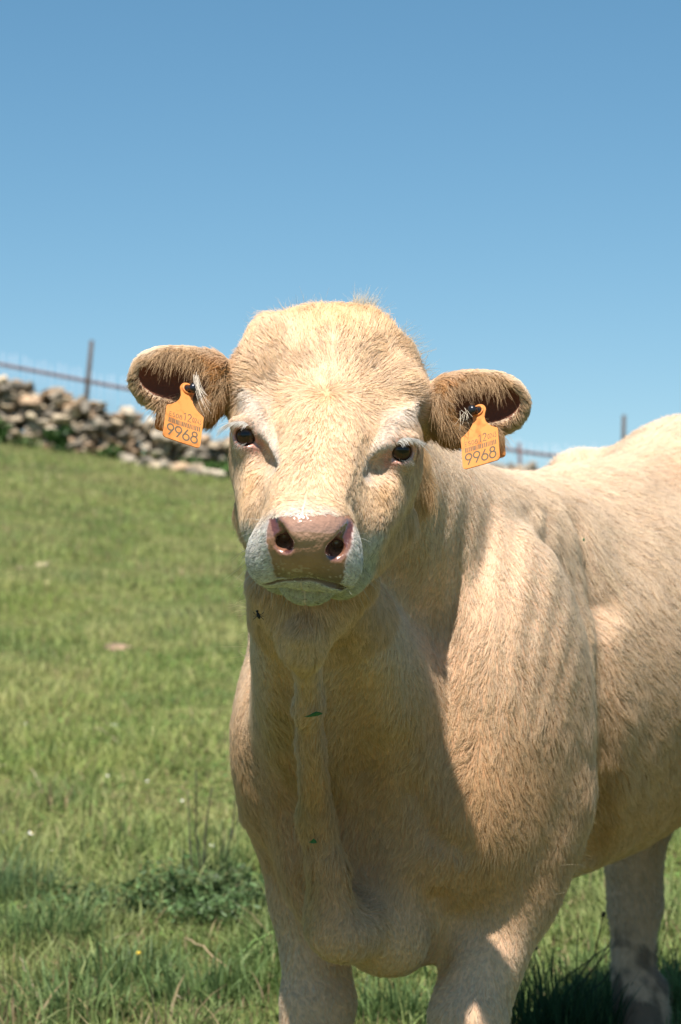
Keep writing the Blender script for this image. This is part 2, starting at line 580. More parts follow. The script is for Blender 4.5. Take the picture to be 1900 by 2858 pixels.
# ------------------------------------------------------------------ plants in the near grass
def bush(px, py, w, h, n, label, col, leaf, name, cat, seed):
    rng = np.random.default_rng(seed)
    c = on_ground(px, py); c[2] = float(ground_z(c[0], c[1])) - .005
    t = empty(name, tuple(c)); tag(t, label, cat)
    st, pts = [], []
    for k in range(26):
        a = rng.uniform(0, 6.28); rr = w * .5 * math.sqrt(rng.random())
        tip = c + np.array([math.cos(a) * rr * 1.15, math.sin(a) * rr * 1.1, h * (1 - .6 * (rr / (w * .5)) ** 2) * rng.uniform(.7, 1.1)])
        mid = c * .5 + tip * .5 + np.array([0, 0, h * .15])
        st.append(tube([c, mid, tip], [.0022, .0018, .001], 5))
        for _ in range(n // 26):
            s = rng.uniform(.25, 1.05)
            b_ = c * (1 - s) ** 2 + mid * 2 * s * (1 - s) + tip * s * s
            pts.append(b_ + rng.normal(0, w * .045, 3) * np.array([1, 1, .6]))
    V, Fc = join(st); mesh_obj('stem', V, Fc, m_stem, t)
    pts = np.array(pts); pts[:, 2] = np.maximum(pts[:, 2], c[2] + .004)
    v, f = leaf_cloud(pts, leaf * np.exp(rng.normal(0, .3, len(pts))), rng, .55, 1.9)
    o = mesh_obj('leaves', v, f, M_LEAF, t)
    cc = np.array(col) * np.exp(rng.normal(0, .3, (len(pts), 1)))
    add_attr(o.data, 'col', np.repeat(np.clip(cc, 0, 1), 6, 0))


bush(490, 2570, .60, .115, 5200, 'low dark green small-leaved plant spreading in the grass left of the foreleg', (.075, .125, .042), .008, 'low_bush', 'plant', 21)
bush(705, 2550, .42, .11, 3000, 'olive green small-leaved plant beside the upper foreleg', (.095, .135, .05), .008, 'low_bush', 'plant', 22)


def tuft(px, py, n, h, spread, label, col, name, seed, w=.0035, lean=.35, stems=()):
    rng = np.random.default_rng(seed)
    c = on_ground(px, py); c[2] = float(ground_z(c[0], c[1])) - .004
    t = empty(name, tuple(c)); tag(t, label, 'grass tuft')
    Vs, Cs = [], []
    N = n
    a = rng.random(N) * 6.283
    r0 = spread * np.sqrt(rng.random(N))
    base = c + np.stack([np.cos(a) * r0, np.sin(a) * r0, np.zeros(N)], 1)
    hh = h * np.exp(rng.normal(0, .28, N))
    az = a + rng.normal(0, .9, N)
    ln = np.abs(rng.normal(lean, lean * .6, N))
    fa = az + 1.57 + rng.normal(0, .4, N)
    V = np.zeros((N, 10, 3))
    for k, s in enumerate((0, .3, .6, .85, 1)):
        cc = base + np.stack([np.cos(az) * ln * hh * s ** 2, np.sin(az) * ln * hh * s ** 2, hh * (s - .4 * ln * s ** 2)], 1)
        ww = w * (1, 1, .8, .5, .1)[k] * .5
        sd = np.stack([np.cos(fa) * ww, np.sin(fa) * ww, np.zeros(N)], 1)
        V[:, 2 * k] = cc - sd; V[:, 2 * k + 1] = cc + sd
    f = np.array([[0, 1, 3, 2], [2, 3, 5, 4], [4, 5, 7, 6], [6, 7, 9, 8]])
    Fc = (np.arange(N)[:, None, None] * 10 + f[None]).reshape(-1, 4)
    o = mesh_obj('blades', V.reshape(-1, 3), Fc, M_GRASS, t)
    cc = np.array(col) * np.exp(rng.normal(0, .25, (N, 1)))
    add_attr(o.data, 'col', np.repeat(np.clip(cc, 0, 1), 10, 0))
    return t, c


tuft(20, 2520, 300, .11, .13, 'bluish green grass tuft at the left edge of the picture', (.12, .18, .075), 'grass_tuft', 31)
tuft(590, 2480, 150, .11, .08, 'dark upright grass tuft around the dry weed stems', (.11, .17, .06), 'grass_tuft', 32)
tuft(730, 2760, 220, .055, .10, 'bright green grass tuft beside the left foreleg', (.12, .18, .05), 'grass_tuft', 33)
for k, (px, py, n, h, sp, lb) in enumerate(((120, 2640, 260, .09, .12, 'low dark green grass clump in the near left grass above the pale straw'), (330, 2740, 240, .075, .13, 'broad low grass clump between the straws at the bottom left'),
                                        (200, 2830, 260, .07, .13, 'grass clump at the bottom edge left of centre'), (560, 2790, 220, .07, .11, 'grass clump at the bottom between the straw and the foreleg'),
                                        (1100, 2840, 260, .07, .10, 'grass clump between the two front legs'))):
    tuft(px, py, n, h, sp, lb, (.125, .185, .065), 'grass_tuft', 60 + k, .0046, .5)
m_dark = simple_mat('dry_dark_stem', (.055, .050, .030), .8)
m_straw = simple_mat('dry_straw', (.40, .29, .17), .7)
m_palest = simple_mat('pale_straw', (.36, .30, .19), .7)
m_greenst = simple_mat('green_stalk', (.22, .36, .10), .6)


def stems(name, label, cat, root, tips, rad, mat, d_off=0.0, heads=False, group=None):
    """thin stems from a root on the ground to tips given by their place in the photograph at the plant's own distance"""
    c = on_ground(*root); c[2] = float(ground_z(c[0], c[1])) - .004
    t = empty(name, tuple(c)); tag(t, label, cat, group)
    rng = np.random.default_rng(int(root[0]))
    for k, path in enumerate(tips):
        pts = [c + np.array([rng.normal(0, .012), rng.normal(0, .02), 0])]
        for j, (x, y) in enumerate(path):
            pts.append(P(x, y, c[1] + rng.normal(0, .03)))
        pts = np.array(pts)
        fine = []
        for j in range(len(pts) - 1):
            for s in np.linspace(0, 1, 5)[:-1]: fine.append(pts[j] * (1 - s) + pts[j + 1] * s)
        fine.append(pts[-1]); fine = np.array(fine)
        fine[1:-1] += rng.normal(0, .0012, fine[1:-1].shape)
        V, Fc = tube(fine, np.linspace(rad, rad * .55, len(fine)), 6)
        o = mesh_obj('stem', V, Fc, mat, t)
        if heads:
            tip = fine[-1]; dr = norm(fine[-1] - fine[-3])
            V, Fc = tube([tip, tip + dr * .004, tip + dr * .010, tip + dr * .014], [rad * .6, rad * 2.2, rad * 2.0, rad * .4], 7)
            mesh_obj('seed_head', V, Fc, m_dark, o)


stems('dry_weed', 'dark thin dry weed with bare upright stems in the grass left of the cow', 'weed', (555, 2520),
      [[(548, 2330), (546, 2150)], [(528, 2350), (524, 2205)], [(575, 2300), (592, 2200)], [(512, 2420), (509, 2370)]], .0030, m_dark)
stems('dry_weed', 'dark forked dry weed right beside the cow left shoulder', 'weed', (612, 2460),
      [[(640, 2350), (652, 2290), (664, 2130)], [(648, 2320), (690, 2230)], [(618, 2400), (625, 2330)]], .0030, m_dark)
t_, c_ = tuft(1560, 2920, 600, .13, .13, 'dark rush tuft growing in the shade behind the right foreleg', (.035, .075, .030), 'rush_tuft', 34, .003, .3)  # the cow's shadow is put into the dark blade colour
stems('dry_weed', 'bent black seed stalks leaning right over the dark rush tuft', 'weed', (1500, 2850),
      [[(1560, 2740), (1655, 2670), (1735, 2620)], [(1600, 2780), (1660, 2700), (1712, 2615)], [(1620, 2790), (1680, 2740), (1750, 2640)], [(1490, 2720), (1495, 2650)],
       [(1570, 2810), (1610, 2760), (1712, 2640)], [(1660, 2665), (1682, 2560)]], .0022, m_dark, heads=True)
stems('dry_weed', 'short dark stalks at the foot of the rush tuft by the hind leg', 'weed', (1700, 2857), [[(1745, 2810), (1800, 2740)], [(1640, 2790), (1628, 2755)]], .0030, m_dark)


def stalk(label, a, b, mat, rad=.0022, lift=.02, name='dry_stalk', cat='straw', h1=.02, h2=.01):
    q1, q2 = on_ground(*a), on_ground(*b)
    q1 = np.array([q1[0], q1[1], float(ground_z(q1[0], q1[1])) + h1]); q2 = np.array([q2[0], q2[1], float(ground_z(q2[0], q2[1])) + h2])
    c = (q1 + q2) / 2
    rg = np.random.default_rng(int(a[0]) + 300)
    pts = np.array([q1 * (1 - s_) + q2 * s_ + np.array([0, 0, lift * .35 * math.sin(s_ * 3.14)]) + rg.normal(0, .0022, 3) for s_ in np.linspace(0, 1, 9)])
    V, Fc = tube(pts - c, np.linspace(rad, rad * .5, 9) * .7, 6)
    o = mesh_obj(name, V, Fc, mat); o.location = c
    tag(o, label, cat, 'dry stalks lying in the grass')


stalk('pinkish straw lying diagonally in the grass left of the foreleg', (515, 2650), (650, 2735), m_straw, .0030, .03)
stalk('pale straw lying almost level left of the foreleg', (290, 2665), (400, 2625), m_palest, .0022, .03)
stalk('thin pale straw near the bottom left corner', (55, 2700), (115, 2850), m_palest, .0024, .03)
stalk('long bent straw beside the low dark plant', (675, 2500), (750, 2665), m_straw, .0022, .04)
stalk('pale curved straw far out in the grass at the left', (85, 2165), (118, 2225), m_palest, .0040, .03)
stalk('buff straw in the middle distance above the low plants', (262, 2045), (335, 2090), m_palest, .0040, .03)
stalk('short pale twig at the left edge of the grass', (-10, 2155), (40, 2152), m_palest, .0040, .02)
stalk('green grass stalk leaning against the left foreleg', (660, 2715), (790, 2688), m_greenst, .0020, .03, 'green_stalk', 'grass stalk', .03, .07)
stalk('short pale straw at the bottom beside the left foreleg', (485, 2815), (560, 2860), m_palest, .0024, .03)


def daisy(px, py, r, label, yellow=False, group='daisies in the grass'):
    c = on_ground(px, py + 24); c[2] = float(ground_z(c[0], c[1]))
    top = P(px, py, c[1])
    t = empty('daisy' if not yellow else 'yellow_flower', tuple(c)); tag(t, label, 'flower', group)
    V, Fc = tube([c, (c + top) / 2 + np.array([.002, 0, 0]), top], .0008, 5); mesh_obj('stem', V, Fc, m_greenst, t)
    up = norm(np.array([0, -.45, 1.0])); u = norm(np.cross(up, [0, 1, 0])); w = np.cross(up, u)
    V, Fc = [], []
    n = 5 if yellow else 14
    for k in range(n):
        a = 6.283 * k / n; d = u * math.cos(a) + w * math.sin(a); s = norm(np.cross(up, d))
        b0 = len(V); hw = r * (.55 if yellow else .2)
        for q, m_ in ((.15, .5), (.6, 1), (1.0, .5)):
            for sg in (-1, 1): V.append(top + d * r * q + s * hw * m_ * sg + up * r * .15 * q)
        Fc += [(b0, b0 + 1, b0 + 3, b0 + 2), (b0 + 2, b0 + 3, b0 + 5, b0 + 4)]
    mesh_obj('petals', V, Fc, m_yel if yellow else m_pet, t)
    V, Fc = uv_ball(top + up * r * .1, (r * .32, r * .32, r * .18), up, 10, 6)
    mesh_obj('centre', V, Fc, m_yel, t)


m_pet = simple_mat('white_petal', (.82, .82, .80), .6)
m_yel = simple_mat('yellow_petal', (.75, .50, .04), .6)
daisy(88, 2325, .0100, 'white daisy in the grass at the far left')
daisy(591, 2360, .0085, 'white daisy between the dry weed stems')
for px, py in ((10, 2320), (190, 2235), (508, 2235), (300, 2165), (145, 2375), (660, 2380), (70, 2020), (410, 2180)):
    daisy(px, py, .0042, 'very small white daisy dotted in the middle distance grass')
for px, py, lb in ((246, 2330, 'yellow flower in the grass between the two white daisies'), (386, 2660, 'yellow flower low in the near grass above the fallen straw'), (615, 2550, 'yellow flower on the low plant beside the foreleg')):
    daisy(px, py, .0060, lb, True, 'yellow flowers in the grass')

# pale stones out on the slope
rng = np.random.default_rng(33)
for px, py, w, col, lb in ((115, 1580, .13, (.36, .30, .19), 'pale flat stone out in the field at the left'), (340, 1812, .16, (.24, .165, .11), 'brownish clod of earth in the middle of the field'), (62, 1590, .09, (.33, .26, .17), 'small buff stone beside the pale flat stone'), (312, 2030, .05, (.7, .68, .62), 'small whitish stone in the middle distance grass')):
    c = on_ground(px, py); c[2] = float(ground_z(c[0], c[1])) + w * .04
    v = rock(c, (w, w * .7, w * .30), rng, 80 + px, 0, .1)
    o = mesh_obj('field_stone', v - c, IF, m_stone); o.location = c
    add_attr(o.data, 'col', np.tile(col, (len(v), 1)))
    tag(o, lb, 'stone', 'stones lying in the field')
# ------------------------------------------------------------------ the cow as a distance field
PSI = math.radians(31)
BS = np.array([math.sin(PSI), math.cos(PSI), 0.065])       # towards the tail
BT = np.array([math.cos(PSI), -math.sin(PSI), 0.0])        # towards the cow's left side (image right)
BZ = np.array([0, 0, 1.0])
BO = np.array([-0.02, 3.0, 0.0])


def B(s, t, z):
    return BO + BS * s + BT * t + BZ * z


# head frame: r to the image right, a along the face towards the nose, n out of the forehead
TH = math.radians(45)
_R = np.array([1.0, 0, 0]); _A = np.array([0, -math.sin(TH), -math.cos(TH)]); _N = np.array([0, -math.cos(TH), math.sin(TH)])


def _rot(axis, ang, v):
    return np.array(Matrix.Rotation(ang, 3, Vector(axis)) @ Vector(v))


def _headrot(v):
    v = _rot((0, 0, 1), math.radians(-6.0), v)      # looks a little to the image left
    return _rot((0, 1, 0), math.radians(4.6), v)    # rolled clockwise
HR, HA, HN = _headrot(_R), _headrot(_A), _headrot(_N)
HO = P(905, 1225, 2.90) + HN * 0.045


def H(r, a, n):
    """millimetres in the head frame -> world"""
    return HO + (HR * r + HA * a + HN * n) * 0.001


def head_coords(p):
    q = (p - HO) * 1000.0
    return q @ HR, q @ HA, q @ HN


HM = np.stack([HR, HA, HN])        # rows
BM = np.stack([BS / np.linalg.norm(BS), BT, np.cross(BS / np.linalg.norm(BS), BT) * -1])


def ell(p, c, rad, M=None):
    q = p - c
    if M is not None: q = q @ M.T
    rad = np.asarray(rad)
    k0 = np.linalg.norm(q / rad, axis=1)
    k1 = np.linalg.norm(q / (rad * rad), axis=1)
    return k0 * (k0 - 1.0) / np.maximum(k1, 1e-9)


def cone(p, a, b, r1, r2):
    ba = b - a
    L = ba @ ba
    h = np.clip(((p - a) @ ba) / L, 0, 1)
    return np.linalg.norm(p - a - h[:, None] * ba, axis=1) - (r1 + (r2 - r1) * h)


def smin(a, b, k):
    h = np.clip(0.5 + 0.5 * (b - a) / k, 0, 1)
    return b + (a - b) * h - k * h * (1 - h)


def smax(a, b, k):
    return -smin(-a, -b, k)


PRIMS = []


def E(c, rad, M=None, k=0.05): PRIMS.append(('e', c, np.array(rad, float), M, k))
def C(a, b, r1, r2, k=0.05): PRIMS.append(('c', np.array(a), np.array(b), r1, r2, k))


def E_h(r, a, n, rr, ra, rn, k=0.02, mirror=True):
    E(H(r, a, n), (rr * .001, ra * .001, rn * .001), HM, k)
    if mirror and r: E(H(-r, a, n), (rr * .001, ra * .001, rn * .001), HM, k)


def C_h(p, q, r1, r2, k=0.02, mirror=True):
    C(H(*p), H(*q), r1 * .001, r2 * .001, k)
    if mirror and (p[0] or q[0]): C(H(-p[0], p[1], p[2]), H(-q[0], q[1], q[2]), r1 * .001, r2 * .001, k)


# torso
E(B(.58, 0, .705), (.46, .195, .295), BM, .06)
E(B(.82, 0, .705), (.42, .24, .285), BM, .08)
E(B(1.20, 0, .84), (.25, .20, .23), BM, .08)
C(B(.42, 0, .90), B(1.35, 0, 1.02), .055, .06, .09)
E(B(1.06, .15, .98), (.07, .05, .05), BM, .08)
E(B(1.06, -.15, .98), (.07, .05, .05), BM, .08)
C(B(1.42, 0, .99), B(1.47, 0, .45), .028, .016, .03)       # tail
# hind legs
for sg in (1, -1):
    C(B(1.18, .12 * sg, .74), B(1.12, .13 * sg, .55), .14, .10, .08)
    C(B(1.14, .13 * sg, .56), B(1.25, .13 * sg, .40), .100, .070, .05)
    C(B(1.25, .13 * sg, .40), B(1.25, .125 * sg, .23), .066, .043, .03)
    C(B(1.25, .125 * sg, .23), B(1.24, .125 * sg, .05), .041, .036, .03)
    C(B(1.24, .10 * sg, .08), B(1.22, .10 * sg, .02), .040, .050, .02)
# chest and shoulders
E(B(.26, 0, .66), (.22, .17, .24), BM, .06)
E(B(.10, .0, .56), (.12, .115, .145), BM, .08)
E(B(.27, .137, .70), (.15, .085, .26), BM, .035)
E(B(.20, -.130, .73), (.13, .080, .22), BM, .05)
E(B(.13, .13, .60), (.08, .07, .12), BM, .06)
E(B(.10, -.120, .68), (.085, .065, .13), BM, .06)
E(B(.40, 0, .86), (.20, .11, .12), BM, .08)
# neck
C(P(925, 1310, 3.10), P(1130, 1700, 3.26), .110, .19, .06)
C(P(1000, 1370, 3.12), P(1470, 1540, 3.42), .085, .085, .08)
C(P(860, 1640, 3.04), P(1000, 2050, 3.12), .075, .14, .05)
# dewlap
C(P(846, 1760, 2.975), P(868, 1960, 2.945), .017, .019, .022)
C(P(868, 1960, 2.945), P(892, 2280, 2.922), .018, .021, .028)
C(P(892, 2280, 2.922), P(955, 2580, 2.935), .023, .034, .03)
C(P(775, 1640, 3.00), P(846, 1800, 2.985), .026, .014, .03)
C(P(985, 1620, 3.00), P(850, 1800, 2.985), .028, .014, .03)
C(P(955, 2580, 2.945), P(1090, 2600, 3.03), .030, .040, .06)
C(P(1090, 2600, 3.03), P(1210, 2570, 3.13), .040, .050, .06)
# forelegs
C(P(1445, 2230, 3.14), P(1400, 2480, 3.10), .080, .066, .05)
C(P(1400, 2480, 3.10), P(1305, 2850, 3.03), .066, .046, .03)
C(P(1305, 2850, 3.03), P(1290, 2990, 3.03), .047, .044, .02)
C(P(1290, 2990, 3.03), P(1290, 3420, 3.04), .034, .030, .02)
C(P(1290, 3400, 3.04), P(1285, 3500, 3.01), .034, .042, .02)
C(P(835, 2250, 3.20), P(865, 2500, 3.20), .070, .050, .05)
C(P(865, 2500, 3.20), P(892, 2780, 3.18), .050, .044, .03)
C(P(885, 2800, 3.18), P(880, 2960, 3.17), .048, .046, .02)
C(P(880, 2960, 3.17), P(885, 3300, 3.18), .034, .030, .02)
C(P(885, 3290, 3.18), P(880, 3400, 3.15), .034, .042, .02)
N_BODY = len(PRIMS)
# head
E_h(-11, -138, -88, 104, 99, 103, .02, False)
E_h(-84, -150, -66, 36, 66, 44, .03, False)
E_h(-50, -160, -60, 44, 44, 44, .03, False)
E_h(28, -162, -62, 42, 44, 44, .03, False)
E_h(-6, -196, -70, 44, 40, 44, .03, False)
E(P(718, 1085, 2.965), (.034, .034, .036), None, .03)
E(P(738, 1020, 2.975), (.030, .032, .034), None, .03)
E(P(752, 935, 2.985), (.020, .024, .020), None, .03)
E(P(1124, 1120, 2.97), (.030, .032, .036), None, .03)
E_h(-88, -84, -80, 34, 72, 50, .03, False)
E_h(72, -120, -80, 32, 64, 50, .03, False)
E_h(0, -50, -80, 100, 110, 78, .02)
E_h(88, -14, -52, 26, 44, 30, .025)          # brow
C_h((0, 20, -60), (0, 150, -54), 64, 50, .03)
E_h(0, 90, -18, 38, 90, 14, .03)
C_h((56, 16, -160), (34, 126, -140), 54, 36, .04)   # jaws
C_h((72, 0, -95), (50, 95, -92), 42, 40, .03)
E_h(4, 170, -50, 57, 42, 48, .02, False)
E_h(3, 180, -88, 42, 28, 24, .015, False)           # muzzle
E_h(40, 182, -71, 29, 33, 38, .015)
E_h(0, 185, -42, 43, 31, 47, .015)           # nose pad
E_h(0, 157, -135, 35, 32, 25, .004)          # chin
CAM = np.array([0, 0, 1.0])
G = 1.108


def far(p):
    """the head stands well in front of the chest"""
    y, z = p[1], p[2]
    g = 1 + (G - 1) * max(float(sstep(y, 3.02, 3.22)), float(sstep(-z, -.86, -.66)))
    return CAM + (p - CAM) * g, g


for i_, q_ in enumerate(PRIMS[:N_BODY]):
    if q_[0] == 'e':
        c_, g_ = far(q_[1]); PRIMS[i_] = ('e', c_, q_[2] * g_, q_[3], q_[4])
    else:
        a_, g_ = far(q_[1]); b_, h_ = far(q_[2]); PRIMS[i_] = ('c', a_, b_, q_[3] * g_, q_[4] * h_, q_[5])


def body_coords(p):
    q = CAM + (p - CAM) / G - BO
    return q @ BS / (BS @ BS), q @ BT, q[:, 2]



EAR_IN = {}


def ear_sdf(p, d, side):
    """a furry cup, open to the front"""
    if side < 0:
        base, c, tip = P(715, 1125, 3.04), P(512, 1066, 2.955), P(455, 1055, 2.90)
    else:
        base, c, tip = P(1135, 1165, 3.04), P(1326, 1132, 2.972), P(1385, 1120, 2.92)
    sx = side
    ax = norm(np.array([sx * .96, -.10, .05 if side < 0 else -.02]) if True else None)
    up = norm(np.cross(ax, [0, 1, 0]) * sx * -1)
    if up[2] < 0: up = -up
    fr = norm(np.cross(ax, up))
    if fr[1] > 0: fr = -fr
    ta = math.radians(12)                                   # the ear tips forward: its hollow looks down and out
    up, fr = up * math.cos(ta) + fr * math.sin(ta), fr * math.cos(ta) - up * math.sin(ta)
    M = np.stack([ax, up, fr])
    outer = ell(p, c + ax * .002 + up * .001, (.064, .044, .023), M)
    outer = smin(outer, ell(p, c + ax * -.018 + up * -.014, (.038, .037, .022), M), .02)
    outer = smin(outer, ell(p, c + ax * .026 + up * .004, (.038, .033, .017), M), .015)
    inner = ell(p, c + ax * .006 + fr * .016 + up * .007, (.050, .029, .032), M)
    inner = smin(inner, ell(p, c + ax * -.012 + fr * .026 + up * -.026, (.018, .020, .032), M), .015)
    EAR_IN[side] = (c + ax * .006 + fr * .016 + up * .007, M)
    e = smax(outer, -inner, .006)
    root = cone(p, base, c + ax * -.046 - fr * .012, .034, .024)
    e = smin(e, root, .025)
    return smin(d, e, .012)


def sdf_base(p):
    d = np.full(len(p), 1e3)
    for i, q in enumerate(PRIMS):
        if q[0] == 'e': e = ell(p, q[1], q[2], q[3]); k = q[4]
        else: e = cone(p, q[1], q[2], q[3], q[4]); k = q[5]
        d = e if i == 0 else smin(d, e, k)
    return d


def hit(px, py):
    """where the skin lies behind a pixel of the photograph, and its normal"""
    d = 2.5
    for _ in range(60):
        d += float(sdf_base(P(px, py, d)[None])[0]) * .8
    p = P(px, py, d)
    e = .003
    g = np.array([float(sdf_base((p + np.eye(3)[k] * e)[None])[0] - sdf_base((p - np.eye(3)[k] * e)[None])[0]) for k in range(3)])
    return p, norm(g)


EYE, EYE_OUT, LIDS, HOLLOW, NOSTRIL = {}, {}, {}, {}, {}
EYE_R = 0.0172
for sg, (x, y) in ((-1, (676, 1208)), (1, (1129, 1254))):
    p, nn = hit(x, y)
    EYE[sg] = p - nn * .012 + np.array([0, .004, 0])
    EYE_OUT[sg] = norm(nn + np.array([0, -.9, -.05]))
HOLLOW[-1] = [hit(708, 1238), hit(735, 1275), hit(765, 1305)]
HOLLOW[1] = [hit(1092, 1278), hit(1060, 1305), hit(1030, 1325)]
RIDGE = {-1: [hit(688, 1110), hit(716, 1165), hit(744, 1225), hit(772, 1292)], 1: [hit(1150, 1140), hit(1104, 1190), hit(1062, 1250), hit(1026, 1312)]}
NOSTRIL[-1] = [hit(794, 1520), hit(776, 1482), hit(761, 1447)]
NOSTRIL[1] = [hit(934, 1537), hit(962, 1502), hit(978, 1464)]
MOUTH = []
for x, y in ((730, 1634), (780, 1624), (862, 1621), (940, 1634), (990, 1652)):
    p, nn = hit(x, y - 24)
    MOUTH.append((P(x, y + 2, p[1]), nn))


def mouth_slit(p, grow=0.0):
    """the gap between the lips: a thin curved sheet running back into the muzzle"""
    out = np.full(len(p), 9.)
    for k in range(4):
        a, b = MOUTH[k][0], MOUTH[k + 1][0]
        ba = (b - a)[[0, 2]]; pa = (p - a)[:, [0, 2]]
        h = np.clip(pa @ ba / (ba @ ba), 0, 1)
        r = ((.0012, .0028), (.0028, .0032), (.0032, .0028), (.0028, .0012))[k]
        e = np.linalg.norm(pa - h[:, None] * ba, axis=1) - (r[0] + (r[1] - r[0]) * h) - grow
        y0 = a[1] + (b[1] - a[1]) * h
        e = np.maximum(e, np.maximum(y0 - .016 - p[:, 1], p[:, 1] - y0 - .016))
        out = np.minimum(out, e)
    return out


SHOULDER = [(hit(x, y), r) for x, y, r in ((1600, 1450, .002), (1672, 1675, .026), (1672, 1780, .004), (1684, 1965, .026), (1676, 2150, .032), (1650, 2400, .020))]
VALLEY = [(hit(x, y), r) for x, y, r in ((960, 1830, .004), (985, 1980, .022), (1005, 2180, .030), (1010, 2400, .022), (1020, 2520, .004))]
VALLEY2 = [(hit(x, y), r) for x, y, r in ((800, 1860, .003), (800, 2050, .010), (815, 2280, .012), (845, 2500, .006))]
ARMPIT = [(hit(x, y), r) for x, y, r in ((1215, 2520, .003), (1222, 2600, .006), (1215, 2680, .006))]
CHESTFOLD = [(hit(x, y), r) for x, y, r in ((1120, 2060, .001), (1150, 2210, .005), (1215, 2330, .007), (1290, 2370, .001))]


def sdf(p):
    d = sdf_base(p)
    for line, k in ((SHOULDER, .035), (ARMPIT, .04), (CHESTFOLD, .03), (VALLEY, .06), (VALLEY2, .04)):
        g = None
        for (a, ra), (b, rb) in zip(line[:-1], line[1:]):
            e = cone(p, a[0] + a[1] * .004, b[0] + b[1] * .004, ra, rb)
            g = e if g is None else np.minimum(g, e)
        d = smax(d, -g, k)
    # loose skin on the side of the neck: fine folds fanning down to the brisket
    m = sstep(p[:, 0], .08, .14) * (1 - sstep(p[:, 0], .28, .38)) * sstep(p[:, 2], .62, .80) * (1 - sstep(p[:, 2], .98, 1.06)) * (p[:, 1] < 3.75)
    w = m > .01
    if w.any():
        q = p[w]
        phi = np.arctan2(q[:, 0] - .05, q[:, 2] - .10)
        nz = vnoise(q * np.array([1, 1, .35]), 9, 301)
        d[w] += m[w] * .0023 * np.sin(phi * 135 + 4.0 * nz) * (.7 + .5 * vnoise(q, 7, 302))
    d += .0022 * vnoise(p, 16, 303) * (p[:, 1] > 3.1)
    d = ear_sdf(p, d, -1)
    d = ear_sdf(p, d, 1)
    near = np.linalg.norm(p - H(0, 60, -50), axis=1) < .28
    if near.any():
        q = p[near]; dd = d[near]
        for sg in (-1, 1):
            rp = [q_[0] - q_[1] * .0035 for q_ in RIDGE[sg]]
            for k, (ra, rb) in enumerate(((.006, .010), (.010, .010), (.010, .004))):
                dd = smin(dd, cone(q, rp[k], rp[k + 1], ra, rb), .010)
            h = HOLLOW[sg]
            off = [.002, .001, .004]
            pts = [h[k][0] + h[k][1] * off[k] for k in range(3)]
            g = smin(cone(q, pts[0], pts[1], .007, .010), cone(q, pts[1], pts[2], .010, .004), .01)
            dd = smax(dd, -g, .018)
            c, out = EYE[sg], EYE_OUT[sg]
            lid = ell(q, c, (EYE_R + .0028,) * 3)
            dd = smin(dd, lid, .014)

            M = np.stack([np.cross(out, [0, 0, 1.0]), np.cross(np.cross(out, [0, 0, 1.0]), out), out])
            M = M / np.linalg.norm(M, axis=1, keepdims=True)
            dd = smax(dd, -smin(ell(q, c + out * .018 + np.array([0, 0, -.002]), (.0131, .0136, .018), M),
                                   cone(q, c + out * .020 + np.array([-sg * .006, 0, -.006]), c + out * .020 + np.array([-sg * .020, .002, -.015]), .005, .0015), .006), .003)
            ba = c + out * .0135 + np.array([-sg * .012, 0, .0138]); bb = c + out * .0145 + np.array([sg * .010, 0.004, .0140])
            dd = smin(dd, cone(q, ba, bb, .0068, .0066), .009)
            # nostrils: comma-shaped, the upper end flaring outwards
            h = NOSTRIL[sg]
            n0, n1, n2 = [h[k][0] + h[k][1] * (.0045, .0045, .0045)[k] for k in range(3)]
            deep = n0 + np.array([0, .034, .010])
            hole = smin(cone(q, n0, n1, .0122, .0098), cone(q, n1, n2, .0096, .0058), .004)
            hole = smin(hole, cone(q, n0, deep, .0098, .007), .005)
            dd = smax(dd, -hole, .005)
        dd = smax(dd, -mouth_slit(q), .003)
        d[near] = dd
    return d


def graded(lo, hi, zones, coarse, blk):
    """grid lines with fine zones: zones = [(a, b, step)]"""
    x, out = lo, [lo]
    while x < hi:
        st = coarse
        for a, b, h in zones:
            away = max(a - x, x - b, 0)
            st = min(st, h + away * .12)
        x += st
        out.append(x)
    while (len(out) - 1) % blk: out.append(out[-1] + coarse)
    return np.array(out)


